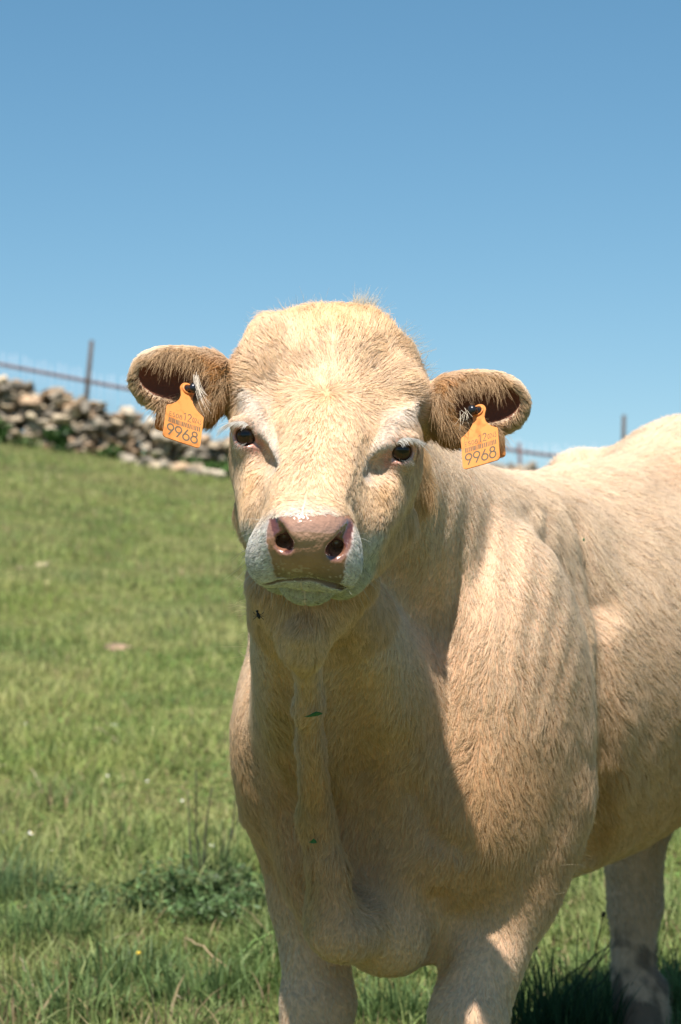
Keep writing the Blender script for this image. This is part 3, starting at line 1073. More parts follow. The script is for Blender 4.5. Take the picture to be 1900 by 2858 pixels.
def surface_nets(fine=1.0, blk=8):
    head = .0032 * fine; nose = .0019 * fine
    ax_ = [graded(-.44, 1.22, [(-.26, .26, head), (-.12, .11, .0024 * fine)], .008 * fine, blk),
           graded(2.50, 5.20, [(2.62, 3.02, head), (2.66, 2.84, nose)], .009 * fine, blk),
           graded(-.12, 1.34, [(.86, 1.26, head), (.88, 1.10, nose * 1.15)], .008 * fine, blk)]
    n = np.array([len(a) - 1 for a in ax_])
    nb = n // blk
    print('grid', n)
    mids = [(a[:-1:blk] + a[blk::blk]) / 2 for a in ax_]
    half = [(a[blk::blk] - a[:-1:blk]) / 2 for a in ax_]
    bi = np.stack(np.meshgrid(*[np.arange(k) for k in nb], indexing='ij'), -1).reshape(-1, 3)
    cen = np.stack([mids[k][bi[:, k]] for k in range(3)], 1)
    diag = np.sqrt(sum(half[k][bi[:, k]] ** 2 for k in range(3)))
    dc = np.concatenate([sdf(c) for c in np.array_split(cen, max(1, len(cen) // 60000))])
    keep = np.abs(dc) < diag * 1.5 + .004
    V = np.full(n + 1, 1.0, dtype=np.float32)
    V[:-1, :-1, :-1][np.repeat(np.repeat(np.repeat((dc < 0).reshape(nb), blk, 0), blk, 1), blk, 2)] = -1.0
    loc = np.stack(np.meshgrid(*[np.arange(blk)] * 3, indexing='ij'), -1).reshape(-1, 3)
    kb = bi[keep]
    print('blocks', len(kb), len(bi))
    cells = []
    for ch in np.array_split(kb, max(1, len(kb) // 200)):
        idx = (ch[:, None, :] * blk + loc[None]).reshape(-1, 3)
        V[idx[:, 0], idx[:, 1], idx[:, 2]] = sdf(np.stack([ax_[k][idx[:, k]] for k in range(3)], 1))
        cells.append(idx)
    cells = np.concatenate(cells)
    cells = cells[(cells < n - 1).all(1)]
    off = np.array([[i, j, k] for i in (0, 1) for j in (0, 1) for k in (0, 1)])
    vals = np.stack([V[cells[:, 0] + o[0], cells[:, 1] + o[1], cells[:, 2] + o[2]] for o in off], 1)
    s = vals < 0
    m = s.any(1) & ~s.all(1)
    cells, vals = cells[m], vals[m]
    acc = np.zeros((len(cells), 3)); cnt = np.zeros(len(cells))
    for a in range(8):
        for b in range(a + 1, 8):
            if np.abs(off[a] - off[b]).sum() != 1: continue
            va, vb = vals[:, a], vals[:, b]
            x = (va < 0) != (vb < 0)
            t = np.where(x, va / np.where(x, va - vb, 1), 0)
            acc += np.where(x[:, None], off[a] + t[:, None] * (off[b] - off[a]), 0)
            cnt += x
    fr_ = acc / cnt[:, None]
    verts = np.stack([ax_[k][cells[:, k]] + fr_[:, k] * (ax_[k][cells[:, k] + 1] - ax_[k][cells[:, k]]) for k in range(3)], 1)
    vid = np.full(n + 1, -1, dtype=np.int32)
    vid[cells[:, 0], cells[:, 1], cells[:, 2]] = np.arange(len(cells))
    faces = []
    for ax in range(3):
        u, v = [(1, 2), (2, 0), (0, 1)][ax]
        e = np.zeros(3, int); e[ax] = 1
        du = np.zeros(3, int); du[u] = 1
        dv = np.zeros(3, int); dv[v] = 1
        c = cells
        a = V[c[:, 0], c[:, 1], c[:, 2]] < 0
        b = V[c[:, 0] + e[0], c[:, 1] + e[1], c[:, 2] + e[2]] < 0
        x = a != b
        c = c[x]; aa = a[x]
        q = [c, c - du, c - du - dv, c - dv]
        ids = np.stack([vid[k[:, 0], k[:, 1], k[:, 2]] for k in q], 1)
        ok = (ids >= 0).all(1)
        ids, aa = ids[ok], aa[ok]
        ids[~aa] = ids[~aa][:, ::-1]
        faces.append(ids)
    return verts, np.concatenate(faces)


def project(v, it=2, eps=.0006):
    for _ in range(it):
        out = np.empty_like(v)
        for sl in np.array_split(np.arange(len(v)), max(1, len(v) // 80000)):
            q = v[sl]
            d = sdf(q)
            g = np.stack([sdf(q + np.eye(3)[k] * eps) - d for k in range(3)], 1) / eps
            gl = np.maximum((g * g).sum(1), .3)
            out[sl] = q - g * np.clip(d / gl, -.0015, .0015)[:, None]
        v = out
    return v
# ------------------------------------------------------------------ the cow's mesh
cv, cf = surface_nets(2.0 if QUICK else 1.0)
cv = project(cv, 2)
print('cow verts', len(cv))


def mesh_normals(v, f):
    n = np.zeros_like(v)
    tri = np.concatenate([f[:, [0, 1, 2]], f[:, [0, 2, 3]]])
    fn = np.cross(v[tri[:, 1]] - v[tri[:, 0]], v[tri[:, 2]] - v[tri[:, 0]])
    for k in range(3):
        np.add.at(n, tri[:, k], fn)
    return norm(n), tri, fn


cn, ctri, cfn = mesh_normals(cv, cf)



def region(p, n):
    """masks over the cow: every one is a function of the place on the animal"""
    r, a, h = head_coords(p)
    R = {}
    R['head'] = sstep(a, -330, -230) * (np.linalg.norm(p - H(0, -10, -80), axis=1) < .30)
    # ears: distance beyond the side of the skull
    R['ear'] = sstep(np.abs(r), 112, 138) * sstep(-np.abs(a + 90), -160, -110) * (h > -190) * (h < 60)
    eyed = np.minimum(np.linalg.norm(p - EYE[-1], axis=1), np.linalg.norm(p - EYE[1], axis=1))
    R['eyed'] = eyed
    hol = np.full(len(p), 9.)
    for sg in (-1, 1):
        for k in range(2):
            hol = np.minimum(hol, cone(p, HOLLOW[sg][k][0], HOLLOW[sg][k + 1][0], .0, .0))
        hol = np.minimum(hol, cone(p, EYE[sg] + HN * .02 + HR * sg * -.014 + HA * -.030, HOLLOW[sg][2][0] + HN * .004, .004, .0))
    R['hollow'] = hol
    rg = np.full(len(p), 9.); rc = np.full(len(p), 9.)
    for sg in (-1, 1):
        for k in range(3): rg = np.minimum(rg, cone(p, RIDGE[sg][k][0], RIDGE[sg][k + 1][0], .0, .0))
        rc = np.minimum(rc, cone(p, EYE[sg] + EYE_OUT[sg] * .018 - np.array([sg * .012, 0, .010]), HOLLOW[sg][1][0], .004, .001))
    R['ridge'], R['corner'] = rg, rc
    R['r'], R['a'], R['h'] = r, a, h
    return R


_c = [head_coords(x[0][None]) for x in (NOSTRIL[-1][2], NOSTRIL[1][2], MOUTH[1], MOUTH[3])]
H_TOP = float((_c[0][2] + _c[1][2])[0] / 2); H_MOUTH = float((_c[2][2] + _c[3][2])[0] / 2)
R_TOP = float((_c[1][0] - _c[0][0])[0] / 2); R_MID = float((_c[1][0] + _c[0][0])[0] / 2)
A_TOP = float((_c[0][1] + _c[1][1])[0] / 2)
print('nose', H_TOP, H_MOUTH, R_TOP, R_MID, A_TOP)


def nose_mask(p):
    """1 on the bare pink nose pad"""
    r, a, h = head_coords(p)
    t = np.clip((h - H_MOUTH) / (H_TOP - H_MOUTH), -1, 2)
    w = np.interp(t, [-.3, 0, .25, .5, .8, 1.0, 1.25], [34, 39, 42, 44, 50, 51, 46])
    nz = vnoise(p, 260, 3) * 1.6 + vnoise(p, 90, 4) * 1.5
    inside = w - np.abs(r - R_MID) + nz
    top = (H_TOP + 17 - 12 * np.clip(np.abs(r - R_MID) / 46, 0, 1.5) ** 2 + nz - h) + np.clip(a - A_TOP, -20, 40) * .55
    bot = (h - H_MOUTH + 2)
    m = np.minimum(np.minimum(inside, top), bot)
    return sstep(m, -1.0, 1.5) * (a > A_TOP - 22)


nasal = nose_mask(cv)
Rg = region(cv, cn)


def lin(r, g, b):
    c = np.array([r, g, b], float) / 255
    return np.where(c <= .04045, c / 12.92, ((c + .055) / 1.055) ** 2.4)


CREAM = np.array([.87, .585, .35]); PALE = np.array([.90, .73, .545]); WHITE = np.array([.87, .81, .72])
TAN = np.array([.66, .385, .165]); BROWN = np.array([.46, .26, .11]); ORANGE = np.array([.74, .47, .23])


def coat_colour(p, n, R):
    """albedo of the coat"""
    c = np.tile(CREAM, (len(p), 1))

    def mix(col, m):
        nonlocal c
        c = c * (1 - m[:, None]) + np.asarray(col) * m[:, None]
    r, a, h = R['r'], R['a'], R['h']
    big = vnoise(p, 9, 11); mid = vnoise(p, 30, 12)
    mix(TAN, np.clip(.14 + .26 * big + .2 * mid, 0, .6) * (1 - R['head'] * .6))
    # body: sun painted pale on flanks and back, shade painted tan on the chest
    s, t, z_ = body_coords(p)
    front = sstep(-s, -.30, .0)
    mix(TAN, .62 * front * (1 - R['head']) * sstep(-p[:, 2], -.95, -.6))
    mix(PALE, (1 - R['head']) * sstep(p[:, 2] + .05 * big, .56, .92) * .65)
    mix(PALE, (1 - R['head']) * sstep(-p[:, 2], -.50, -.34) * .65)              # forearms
    # head
    hd = R['head']
    mix(PALE, hd * .25)
    mix(ORANGE, hd * sstep(-a + 30 * mid, 100, 185) * .55)
    mix(ORANGE, hd * np.exp(-((r - 5) / 38) ** 2 - ((a + 150) / 45) ** 2) * (.5 + .3 * mid))
    mix(ORANGE, hd * np.exp(-(np.linalg.norm(p - WHORL, axis=1) / .012) ** 2) * .7)
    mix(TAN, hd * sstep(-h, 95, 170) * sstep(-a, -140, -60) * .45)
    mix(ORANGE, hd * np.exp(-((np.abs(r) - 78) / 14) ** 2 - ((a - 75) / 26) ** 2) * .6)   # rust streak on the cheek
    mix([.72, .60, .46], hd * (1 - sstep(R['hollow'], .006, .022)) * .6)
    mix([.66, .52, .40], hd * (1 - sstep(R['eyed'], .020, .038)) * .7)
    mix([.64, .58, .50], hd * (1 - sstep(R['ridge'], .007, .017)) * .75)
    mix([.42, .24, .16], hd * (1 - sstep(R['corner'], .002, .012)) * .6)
    # muzzle
    mz = hd * sstep(a + np.clip(-h - 30, 0, 60) * .75 + np.clip(np.abs(r) - 30, 0, 40) * .5 + vnoise(p, 60, 5) * 8, 156, 194)
    mz = mz * sstep(-np.linalg.norm(p - MUZ, axis=1), -.118, -.098)
    mix(WHITE, mz)
    mix([.56, .56, .38], mz * sstep(-h, 96, 118) * .6)      # darker, greener chin
    # ears
    e = R['ear']
    mix([.62, .36, .15], e * .9)
    mix([.46, .21, .06], e * sstep(-np.abs(r), -185, -135) * .75)
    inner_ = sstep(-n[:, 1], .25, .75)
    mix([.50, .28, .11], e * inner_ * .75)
    mix([.50, .235, .07], e * sstep(-np.abs(r), -178, -138) * .7)
    mix(PALE, e * sstep(np.abs(r), 196, 226) * .8 * (1 - .6 * inner_))
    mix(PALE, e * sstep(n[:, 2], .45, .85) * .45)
    # hind legs: body shade painted in first, then dirt on the cannons
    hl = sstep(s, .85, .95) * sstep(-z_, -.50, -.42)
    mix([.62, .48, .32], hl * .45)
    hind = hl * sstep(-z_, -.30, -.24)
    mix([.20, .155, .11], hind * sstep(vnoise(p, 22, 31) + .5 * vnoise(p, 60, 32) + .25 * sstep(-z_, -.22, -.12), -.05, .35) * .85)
    # faint stains on the dewlap
    dw = sstep(-np.abs(t + .0), -.06, -.02) * sstep(-s, -.06, .0) * (1 - hd)
    mix([.60, .44, .16], dw * sstep(mid + big, -.1, .5) * .35)
    mix([.07, .055, .04], sstep(-z_, -.075, -.06))            # hooves
    return np.clip(c, 0, 1), mz


MUZ = H(0, 165, -75)
WHORL = hit(912, 1100)[0]
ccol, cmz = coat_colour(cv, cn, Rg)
skin = ccol * np.array([.80, .66, .60])
skin = skin * (1 - cmz[:, None]) + np.array([.62, .50, .46]) * cmz[:, None]
# small black freckles in the white of the muzzle
fr = (vnoise(cv, 420, 41) > .55) * cmz
skin = skin * (1 - .6 * fr[:, None])
lidm = (1 - sstep(Rg['eyed'], EYE_R + .0045, EYE_R + .012))
skin = skin * (1 - lidm[:, None]) + np.array([.48, .25, .19]) * lidm[:, None]
cr_ = 1 - sstep(Rg['corner'], .003, .012)
skin = skin * (1 - cr_[:, None]) + np.array([.40, .19, .13]) * cr_[:, None]
# ear cavities
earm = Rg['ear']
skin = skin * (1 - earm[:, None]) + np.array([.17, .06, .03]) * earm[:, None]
# nose pad: pink, shade painted in browner towards the lip and dark in the nostrils
q = (Rg['h'] - H_MOUTH) / (H_TOP - H_MOUTH)
pad = np.array([.30, .145, .085]) * (1 - sstep(-q, -.55, .0))[:, None] + np.array([.10, .052, .032]) * sstep(-q, -.55, .0)[:, None]
pad = pad * (1 - sstep(q, .75, 1.15)[:, None] * .5) + np.array([.44, .27, .19]) * (sstep(q, .75, 1.15)[:, None] * .5)
dn = np.full(len(cv), 9.)
for sg in (-1, 1):
    hh = NOSTRIL[sg]
    dn = np.minimum(dn, np.minimum(cone(cv, hh[0][0], hh[1][0], .0112, .0095), cone(cv, hh[1][0], hh[2][0], .0095, .0050)))
nost = (1 - sstep(dn, .001, .009))
pad = pad * (1 - .75 * nost[:, None]) + np.array([.22, .10, .065]) * (.75 * nost[:, None])
spk = (vnoise(cv, 330, 45) > .52) * sstep(-q, -.75, -.2)
pad = pad * (1 - .5 * spk[:, None]) + np.array([.55, .42, .34]) * (.5 * spk[:, None])
pad *= (1 + .10 * vnoise(cv, 160, 42) + .10 * vnoise(cv, 50, 43))[:, None]
skin = skin * (1 - nasal[:, None]) + pad * nasal[:, None]
inn = (dn < .0004) & (Rg['a'] > 100)
skin[inn] = [.10, .035, .025]  # shade of the nostril hollows set as skin colour
# the mouth's slit: its shadow darkened into the skin
dm = mouth_slit(cv)
mm_ = 1 - sstep(dm, .0004, .0022)
skin = skin * (1 - .85 * mm_[:, None]) + np.array([.09, .045, .03]) * (.85 * mm_[:, None])

m_skin, nt, bs = mat_new('cow_skin')
at = nt.nodes.new('ShaderNodeAttribute'); at.attribute_name = 'skin'
nt.links.new(at.outputs['Color'], bs.inputs['Base Color'])
wt = nt.nodes.new('ShaderNodeAttribute'); wt.attribute_name = 'wet'
mr = nt.nodes.new('ShaderNodeMapRange')
mr.inputs['To Min'].default_value = .75; mr.inputs['To Max'].default_value = .10
nt.links.new(wt.outputs['Fac'], mr.inputs['Value'])
vo = nt.nodes.new('ShaderNodeTexVoronoi'); vo.feature = 'SMOOTH_F1'; vo.inputs['Scale'].default_value = 210
tc = nt.nodes.new('ShaderNodeTexCoord'); nt.links.new(tc.outputs['Object'], vo.inputs['Vector'])
nz = nt.nodes.new('ShaderNodeTexNoise'); nz.inputs['Scale'].default_value = 330
nt.links.new(tc.outputs['Object'], nz.inputs['Vector'])
ad = nt.nodes.new('ShaderNodeMath'); ad.operation = 'MULTIPLY_ADD'; ad.inputs[1].default_value = .9
nt.links.new(nz.outputs[0], ad.inputs[0]); nt.links.new(vo.outputs['Distance'], ad.inputs[2])
bp = nt.nodes.new('ShaderNodeBump'); bp.inputs['Distance'].default_value = .0022; bp.invert = True
ms = nt.nodes.new('ShaderNodeMath'); ms.operation = 'MULTIPLY'; ms.inputs[1].default_value = .38
nt.links.new(wt.outputs['Fac'], ms.inputs[0]); nt.links.new(ms.outputs[0], bp.inputs['Strength'])
nt.links.new(ad.outputs[0], bp.inputs['Height']); nt.links.new(bp.outputs[0], bs.inputs['Normal'])
rn = nt.nodes.new('ShaderNodeMath'); rn.operation = 'MULTIPLY_ADD'; rn.inputs[1].default_value = .14
nt.links.new(nz.outputs[0], rn.inputs[0]); nt.links.new(mr.outputs[0], rn.inputs[2]); nt.links.new(rn.outputs[0], bs.inputs['Roughness'])
nt.links.new(wt.outputs['Fac'], bs.inputs['Coat Weight']); bs.inputs['Coat Roughness'].default_value = .07

cow = empty('young_cow', tuple(far(B(.5, 0, 0))[0]))
tag(cow, 'cream young cow with orange tags in both ears, facing the camera on the grass', 'cow')
body = mesh_obj('body', cv, cf, m_skin, cow)
add_attr(body.data, 'skin', np.clip(skin, 0, 1))
add_attr(body.data, 'wet', np.clip(np.maximum(nasal, lidm * .8), 0, 1))

# ------------------------------------------------------------------ eyes
m_eye, nt, bs = mat_new('eye')
ea = nt.nodes.new('ShaderNodeAttribute'); ea.attribute_name = 'col'; nt.links.new(ea.outputs['Color'], bs.inputs['Base Color'])
bs.inputs['Roughness'].default_value = .10
bs.inputs['Specular IOR Level'].default_value = .35
m_wht, nt, bs = mat_new('eye_rim')
bs.inputs['Base Color'].default_value = (.10, .035, .025, 1)
bs.inputs['Roughness'].default_value = .25


for sg in (-1, 1):
    V, Fc = uv_ball(EYE[sg], (EYE_R,) * 3, EYE_OUT[sg], 48, 40)
    e = mesh_obj('eye', V, Fc, m_eye, cow)
    q_ = V - EYE[sg]; rr_ = norm(np.cross(EYE_OUT[sg], [0, 0, 1.0])); uu_ = np.cross(rr_, EYE_OUT[sg])
    pu = np.sqrt((q_ @ rr_ / .0072) ** 2 + (q_ @ uu_ / .0042) ** 2)
    ir = np.sqrt((q_ @ rr_) ** 2 + (q_ @ uu_) ** 2)
    k_ = (sstep(pu, .9, 1.15) * (1 - sstep(ir, .0115, .0130)))[:, None]
    add_attr(e.data, 'col', np.array([.006, .005, .006]) * (1 - k_) + np.array([.060, .028, .012]) * k_)

# ------------------------------------------------------------------ hair
def fur_material(name, rough=.55, sp=.25):
    m, nt, bs = mat_new(name)
    a = nt.nodes.new('ShaderNodeAttribute'); a.attribute_name = 'fcol'
    hi = nt.nodes.new('ShaderNodeHairInfo')
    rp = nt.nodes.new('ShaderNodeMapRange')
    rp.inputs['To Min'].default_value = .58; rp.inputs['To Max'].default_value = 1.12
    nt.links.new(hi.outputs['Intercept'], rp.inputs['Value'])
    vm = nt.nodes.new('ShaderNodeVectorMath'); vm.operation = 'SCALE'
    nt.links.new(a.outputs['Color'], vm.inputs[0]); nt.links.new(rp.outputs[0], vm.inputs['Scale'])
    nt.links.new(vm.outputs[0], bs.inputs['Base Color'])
    bs.inputs['Roughness'].default_value = rough
    bs.inputs['Specular IOR Level'].default_value = sp
    sn = nt.nodes.new('ShaderNodeAttribute'); sn.attribute_name = 'snor'
    ge = nt.nodes.new('ShaderNodeNewGeometry')
    mx = nt.nodes.new('ShaderNodeMix'); mx.data_type = 'VECTOR'; mx.inputs['Factor'].default_value = .78
    nt.links.new(ge.outputs['Normal'], mx.inputs['A']); nt.links.new(sn.outputs['Vector'], mx.inputs['B'])
    nn = nt.nodes.new('ShaderNodeVectorMath'); nn.operation = 'NORMALIZE'
    nt.links.new(mx.outputs['Result'], nn.inputs[0]); nt.links.new(nn.outputs[0], bs.inputs['Normal'])
    tr = nt.nodes.new('ShaderNodeBsdfTranslucent')
    nt.links.new(vm.outputs[0], tr.inputs['Color'])
    ms = nt.nodes.new('ShaderNodeMixShader'); ms.inputs[0].default_value = .18
    nt.links.new(bs.outputs[0], ms.inputs[1]); nt.links.new(tr.outputs[0], ms.inputs[2])
    nt.links.new(ms.outputs[0], nt.nodes['Material Output'].inputs['Surface'])
    return m


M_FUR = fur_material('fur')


def hair_obj(name, pts, rad, col, nor, mat, parent=None):
    """pts (N, K, 3) strand points, rad (N, K), col (N, 3), nor (N, 3)"""
    N, K, _ = pts.shape
    hc = bpy.data.hair_curves.new(name)
    hc.add_curves([K] * N)
    hc.attributes['position'].data.foreach_set('vector', pts.astype(np.float32).ravel())
    if 'radius' not in hc.attributes: hc.attributes.new('radius', 'FLOAT', 'POINT')
    hc.attributes['radius'].data.foreach_set('value', rad.astype(np.float32).ravel())
    a = hc.attributes.new('fcol', 'FLOAT_COLOR', 'CURVE')
    a.data.foreach_set('color', np.concatenate([col, np.ones((N, 1))], 1).astype(np.float32).ravel())
    a = hc.attributes.new('snor', 'FLOAT_VECTOR', 'CURVE')
    a.data.foreach_set('vector', nor.astype(np.float32).ravel())
    hc.materials.append(mat)
    o = bpy.data.objects.new(name, hc)
    COL.objects.link(o)
    if parent is not None:
        o.parent = parent
        o.matrix_parent_inverse = Matrix.Translation(-Vector(parent.location))
    return o


DOWN = np.array([0, 0, -1.0])


def comb(p, n, R):
    """the way the coat lies"""
    s, t, z = body_coords(p)
    bs_ = norm(BS[None])[0]
    # body: down on the neck and shoulders, down and back on the barrel, back on the back
    barrel = sstep(s, .32, .60)
    top = sstep(n[:, 2], .55, .9)
    d = DOWN * 1.0 + bs_ * (.25 + .5 * barrel + 1.6 * top)[:, None]
    d = d + BT * (np.sign(t) * top * .6)[:, None]
    chest = sstep(-s, -.24, -.05)
    d = d + BT * (-.45 * np.sign(t) * chest * sstep(np.abs(t), .02, .1))[:, None]
    d = norm(d)
    # head
    r, a, h = R['r'], R['a'], R['h']
    w = p - WHORL
    rad = norm(w)
    side = np.sign(r)
    face = norm(HA * .75 + HR * (side * np.clip(np.abs(r) / 60, 0, 1) * .8)[:, None])
    f = sstep(a, -60, 60)[:, None]
    hd = norm(rad * (1 - f) + face * f)
    cheek = sstep(-h, 60, 110)[:, None]
    hd = norm(hd * (1 - cheek) + norm(DOWN * .9 + HR * (side * .15)[:, None] + np.array([0, .45, 0])) * cheek)
    mzz = sstep(a, 130, 160)[:, None]
    hd = norm(hd * (1 - mzz) + norm(-HA * .2 + DOWN * .6 + HR * (side * .8)[:, None]) * mzz)
    e = R['ear'][:, None]
    inner = sstep(-n[:, 1], .0, .4)[:, None]
    ed = norm(HR * side[:, None] * .9 + DOWN * (.25 + .7 * inner))
    hd = norm(hd * (1 - e) + ed * e)
    k = R['head'][:, None]
    return norm(d * (1 - k) + hd * k)


def hair_length(p, n, R):
    s, t, z = body_coords(p)
    L = np.full(len(p), .020)
    L = L + .008 * sstep(s, .1, .5)
    L = L * (1 - .45 * sstep(-p[:, 2], -.55, -.38)) * (1 - .35 * sstep(-s, -.45, -.25) * sstep(z, .70, .85))
    r, a, h = R['r'], R['a'], R['h']
    Lh = np.full(len(p), .017)
    Lh = Lh + .012 * sstep(-a, 130, 200)
    Lh = Lh - .005 * sstep(a, 0, 60)
    Lh = Lh + .006 * sstep(-h, 90, 150)
    Lh = Lh * (1 - .64 * sstep(a, 125, 165))
    Lh = Lh * (1 - .50 * (1 - sstep(R['hollow'], .008, .022)))
    Lh = Lh * (1 - .50 * (1 - sstep(R['ridge'], .006, .014)))
    Lh = Lh * (1 - .70 * (1 - sstep(R['eyed'], .024, .045)))
    e = R['ear']
    inner = sstep(-n[:, 1], .1, .5)
    Lh = Lh * (1 - e) + e * (.006 + .004 * inner + .014 * sstep(-np.abs(r), -180, -120))
    k = R['head']
    L = L * (1 - k) + Lh * k
    return L * (.85 + .3 * vnoise(p, 25, 71))


def clump_targets(p, size, seed):
    q = p / size
    i0 = np.floor(q).astype(np.int64)
    best = np.full(len(p), 1e9); bp_ = np.zeros_like(p)
    for dx in (-1, 0, 1):
        for dy in (-1, 0, 1):
            for dz in (-1, 0, 1):
                i = i0 + np.array([dx, dy, dz])
                c = i + np.stack([_hash(i[:, 0], i[:, 1], i[:, 2], seed + k) for k in range(3)], 1)
                dd = ((c - q) ** 2).sum(1)
                m = dd < best
                best[m] = dd[m]; bp_[m] = c[m]
    return bp_ * size


def grow(name, count, dens, length_scale=1.0, clump=(.011, .5), lift=.35, seed=0, rad=.00028, K=5, messy=.27):
    rng = np.random.default_rng(100 + seed)
    area = np.linalg.norm(cfn, axis=1) * .5
    cen = cv[ctri].mean(1)
    nrm = norm(cfn)
    w = area * dens(cen, nrm)
    w = w / w.sum()
    ti = rng.choice(len(ctri), size=count, p=w)
    u, v = rng.random(count), rng.random(count)
    fl = u + v > 1
    u[fl], v[fl] = 1 - u[fl], 1 - v[fl]
    b = np.stack([1 - u - v, u, v], 1)
    p = (cv[ctri[ti]] * b[..., None]).sum(1)
    n = norm((cn[ctri[ti]] * b[..., None]).sum(1))
    R = region(p, n)
    pad_ = nose_mask(p)
    lidx = R['eyed'] < EYE_R + .006
    for sg in (-1, 1):
        lidx |= (ell(p, EAR_IN[sg][0], (.052, .031, .034), EAR_IN[sg][1]) < .0012) & (((p - EAR_IN[sg][0]) @ EAR_IN[sg][1][2]) < -.004)
    lidx |= mouth_slit(p) < .0012
    lidx |= body_coords(p)[2] < .062
    keep = (rng.random(count) > np.maximum(pad_, .35 * (1 - sstep(R['corner'], .002, .010)))) & ~lidx
    p, n = p[keep], n[keep]
    R = region(p, n)
    N = len(p)
    d = comb(p, n, R)
    d = d + vnoise3(p, 18, 51 + seed) * messy + vnoise3(p, 70, 55 + seed) * messy * .9 + rng.normal(0, .10, (N, 3))
    d = d - n * (d * n).sum(1)[:, None]
    d = norm(d)
    L = hair_length(p, n, R) * length_scale * np.exp(rng.normal(0, .16, N))
    up = np.clip(lift + .12 * vnoise(p, 40, 59) + rng.normal(0, .07, N), .08, .9)
    # the hair on poll and ears stands more
    up = up + .25 * R['head'] * sstep(-R['a'], 150, 210)
    low = sstep(-p[:, 2], -.85, -.65) * (1 - R['head'])
    curl = vnoise3(p, 55, 61) * (.35 + .45 * low + .35 * R['head'] * sstep(-R['a'], -20, 40))[:, None]
    side = np.cross(n, d)
    tgt = clump_targets(p, clump[0], seed + 5)
    t2 = clump_targets(p, .0075, seed + 15)
    hm = (R['head'] > .5) & (R['ear'] < .3)
    tgt[hm] = t2[hm]
    tgt = tgt - n * (((tgt - p) * n).sum(1))[:, None]
    off = tgt - p
    ol = np.linalg.norm(off, axis=1, keepdims=True)
    off = off * np.minimum(1, clump[0] / np.maximum(ol, 1e-6))
    pts = np.zeros((N, K, 3))
    ts = np.linspace(0, 1, K)
    cl = clump[1] * (.6 + .4 * rng.random(N)) * (1 + .45 * low)
    for k, t_ in enumerate(ts):
        q = p + d * (L * t_)[:, None] + n * (L * (up * t_ * (1.25 - .75 * t_)))[:, None]
        q = q + side * (L * curl[:, 0] * t_ ** 2 * .6)[:, None]
        q = q + off * (cl * t_ ** 1.4)[:, None]
        pts[:, k] = q - n * .0006 * (k == 0)
    R_ = rad * (1 - .75 * ts[None, :] ** 1.5) * np.exp(rng.normal(0, .15, N))[:, None]
    R_ = R_ * (1 - .25 * (R['head'] * (R['a'] > 130)))[:, None]
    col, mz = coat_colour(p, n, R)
    ch = np.stack([_hash(*[np.floor(tgt[:, k] / .0007).astype(np.int64) for k in range(3)], s=9)], 1)[:, 0]
    val = 1 + (.07 + .08 * R['head']) * (ch - .5) * 2 + rng.normal(0, .06, N)
    col = col * val[:, None]
    warm = rng.normal(0, .04, N)
    col = col * np.stack([1 + warm * .3, 1 - warm * .3, 1 - warm * 1.6], 1)
    dark = (rng.random(N) < .05 * mz)
    col[dark] *= .25
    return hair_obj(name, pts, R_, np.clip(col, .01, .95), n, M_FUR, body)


def dens_body(c, n):
    front = np.where((n * norm(np.array([0, 0, 1.0]) - c)).sum(1) > -.35, 1.0, .16)
    R = region(c, n)
    d = front * (1 + 2.2 * R['head'] + 1.0 * R['ear'])
    d = d * (1 + 1.6 * R['head'] * sstep(R['a'], 115, 150))
    s = body_coords(c)[0]
    d = d * (1 - .45 * sstep(s, .75, 1.0))
    d = d * np.where(c[:, 2] < .22, .4, 1)
    return d


NH = 60000 if QUICK else 700000
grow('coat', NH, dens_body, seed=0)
# ------------------------------------------------------------------ ear tags
m_tag, nt, bs = mat_new('tag_plastic')
tc = nt.nodes.new('ShaderNodeTexCoord')
n1 = nt.nodes.new('ShaderNodeTexNoise'); n1.inputs['Scale'].default_value = 90; n1.inputs['Detail'].default_value = 5
nt.links.new(tc.outputs['Object'], n1.inputs['Vector'])
cr = nt.nodes.new('ShaderNodeValToRGB')
cr.color_ramp.elements[0].position = .28; cr.color_ramp.elements[0].color = (.55, .20, .045, 1)
cr.color_ramp.elements[1].position = .50; cr.color_ramp.elements[1].color = (.84, .34, .085, 1)
nt.links.new(n1.outputs[0], cr.inputs[0]); nt.links.new(cr.outputs[0], bs.inputs['Base Color'])
bs.inputs['Roughness'].default_value = .45
tr = nt.nodes.new('ShaderNodeBsdfTranslucent'); tr.inputs['Color'].default_value = (.85, .22, .02, 1)
ms = nt.nodes.new('ShaderNodeMixShader'); ms.inputs[0].default_value = .25
nt.links.new(bs.outputs[0], ms.inputs[1]); nt.links.new(tr.outputs[0], ms.inputs[2])
nt.links.new(ms.outputs[0], nt.nodes['Material Output'].inputs['Surface'])
m_ink = simple_mat('tag_ink', (.13, .10, .06), .6)
m_blk = simple_mat('black_plastic', (.012, .013, .016), .25, .5)


def arc(cx, cy, rx, ry, a0, a1, n=20):
    return [(cx + rx * math.cos(math.radians(a0 + (a1 - a0) * k / n)), cy + ry * math.sin(math.radians(a0 + (a1 - a0) * k / n))) for k in range(n + 1)]


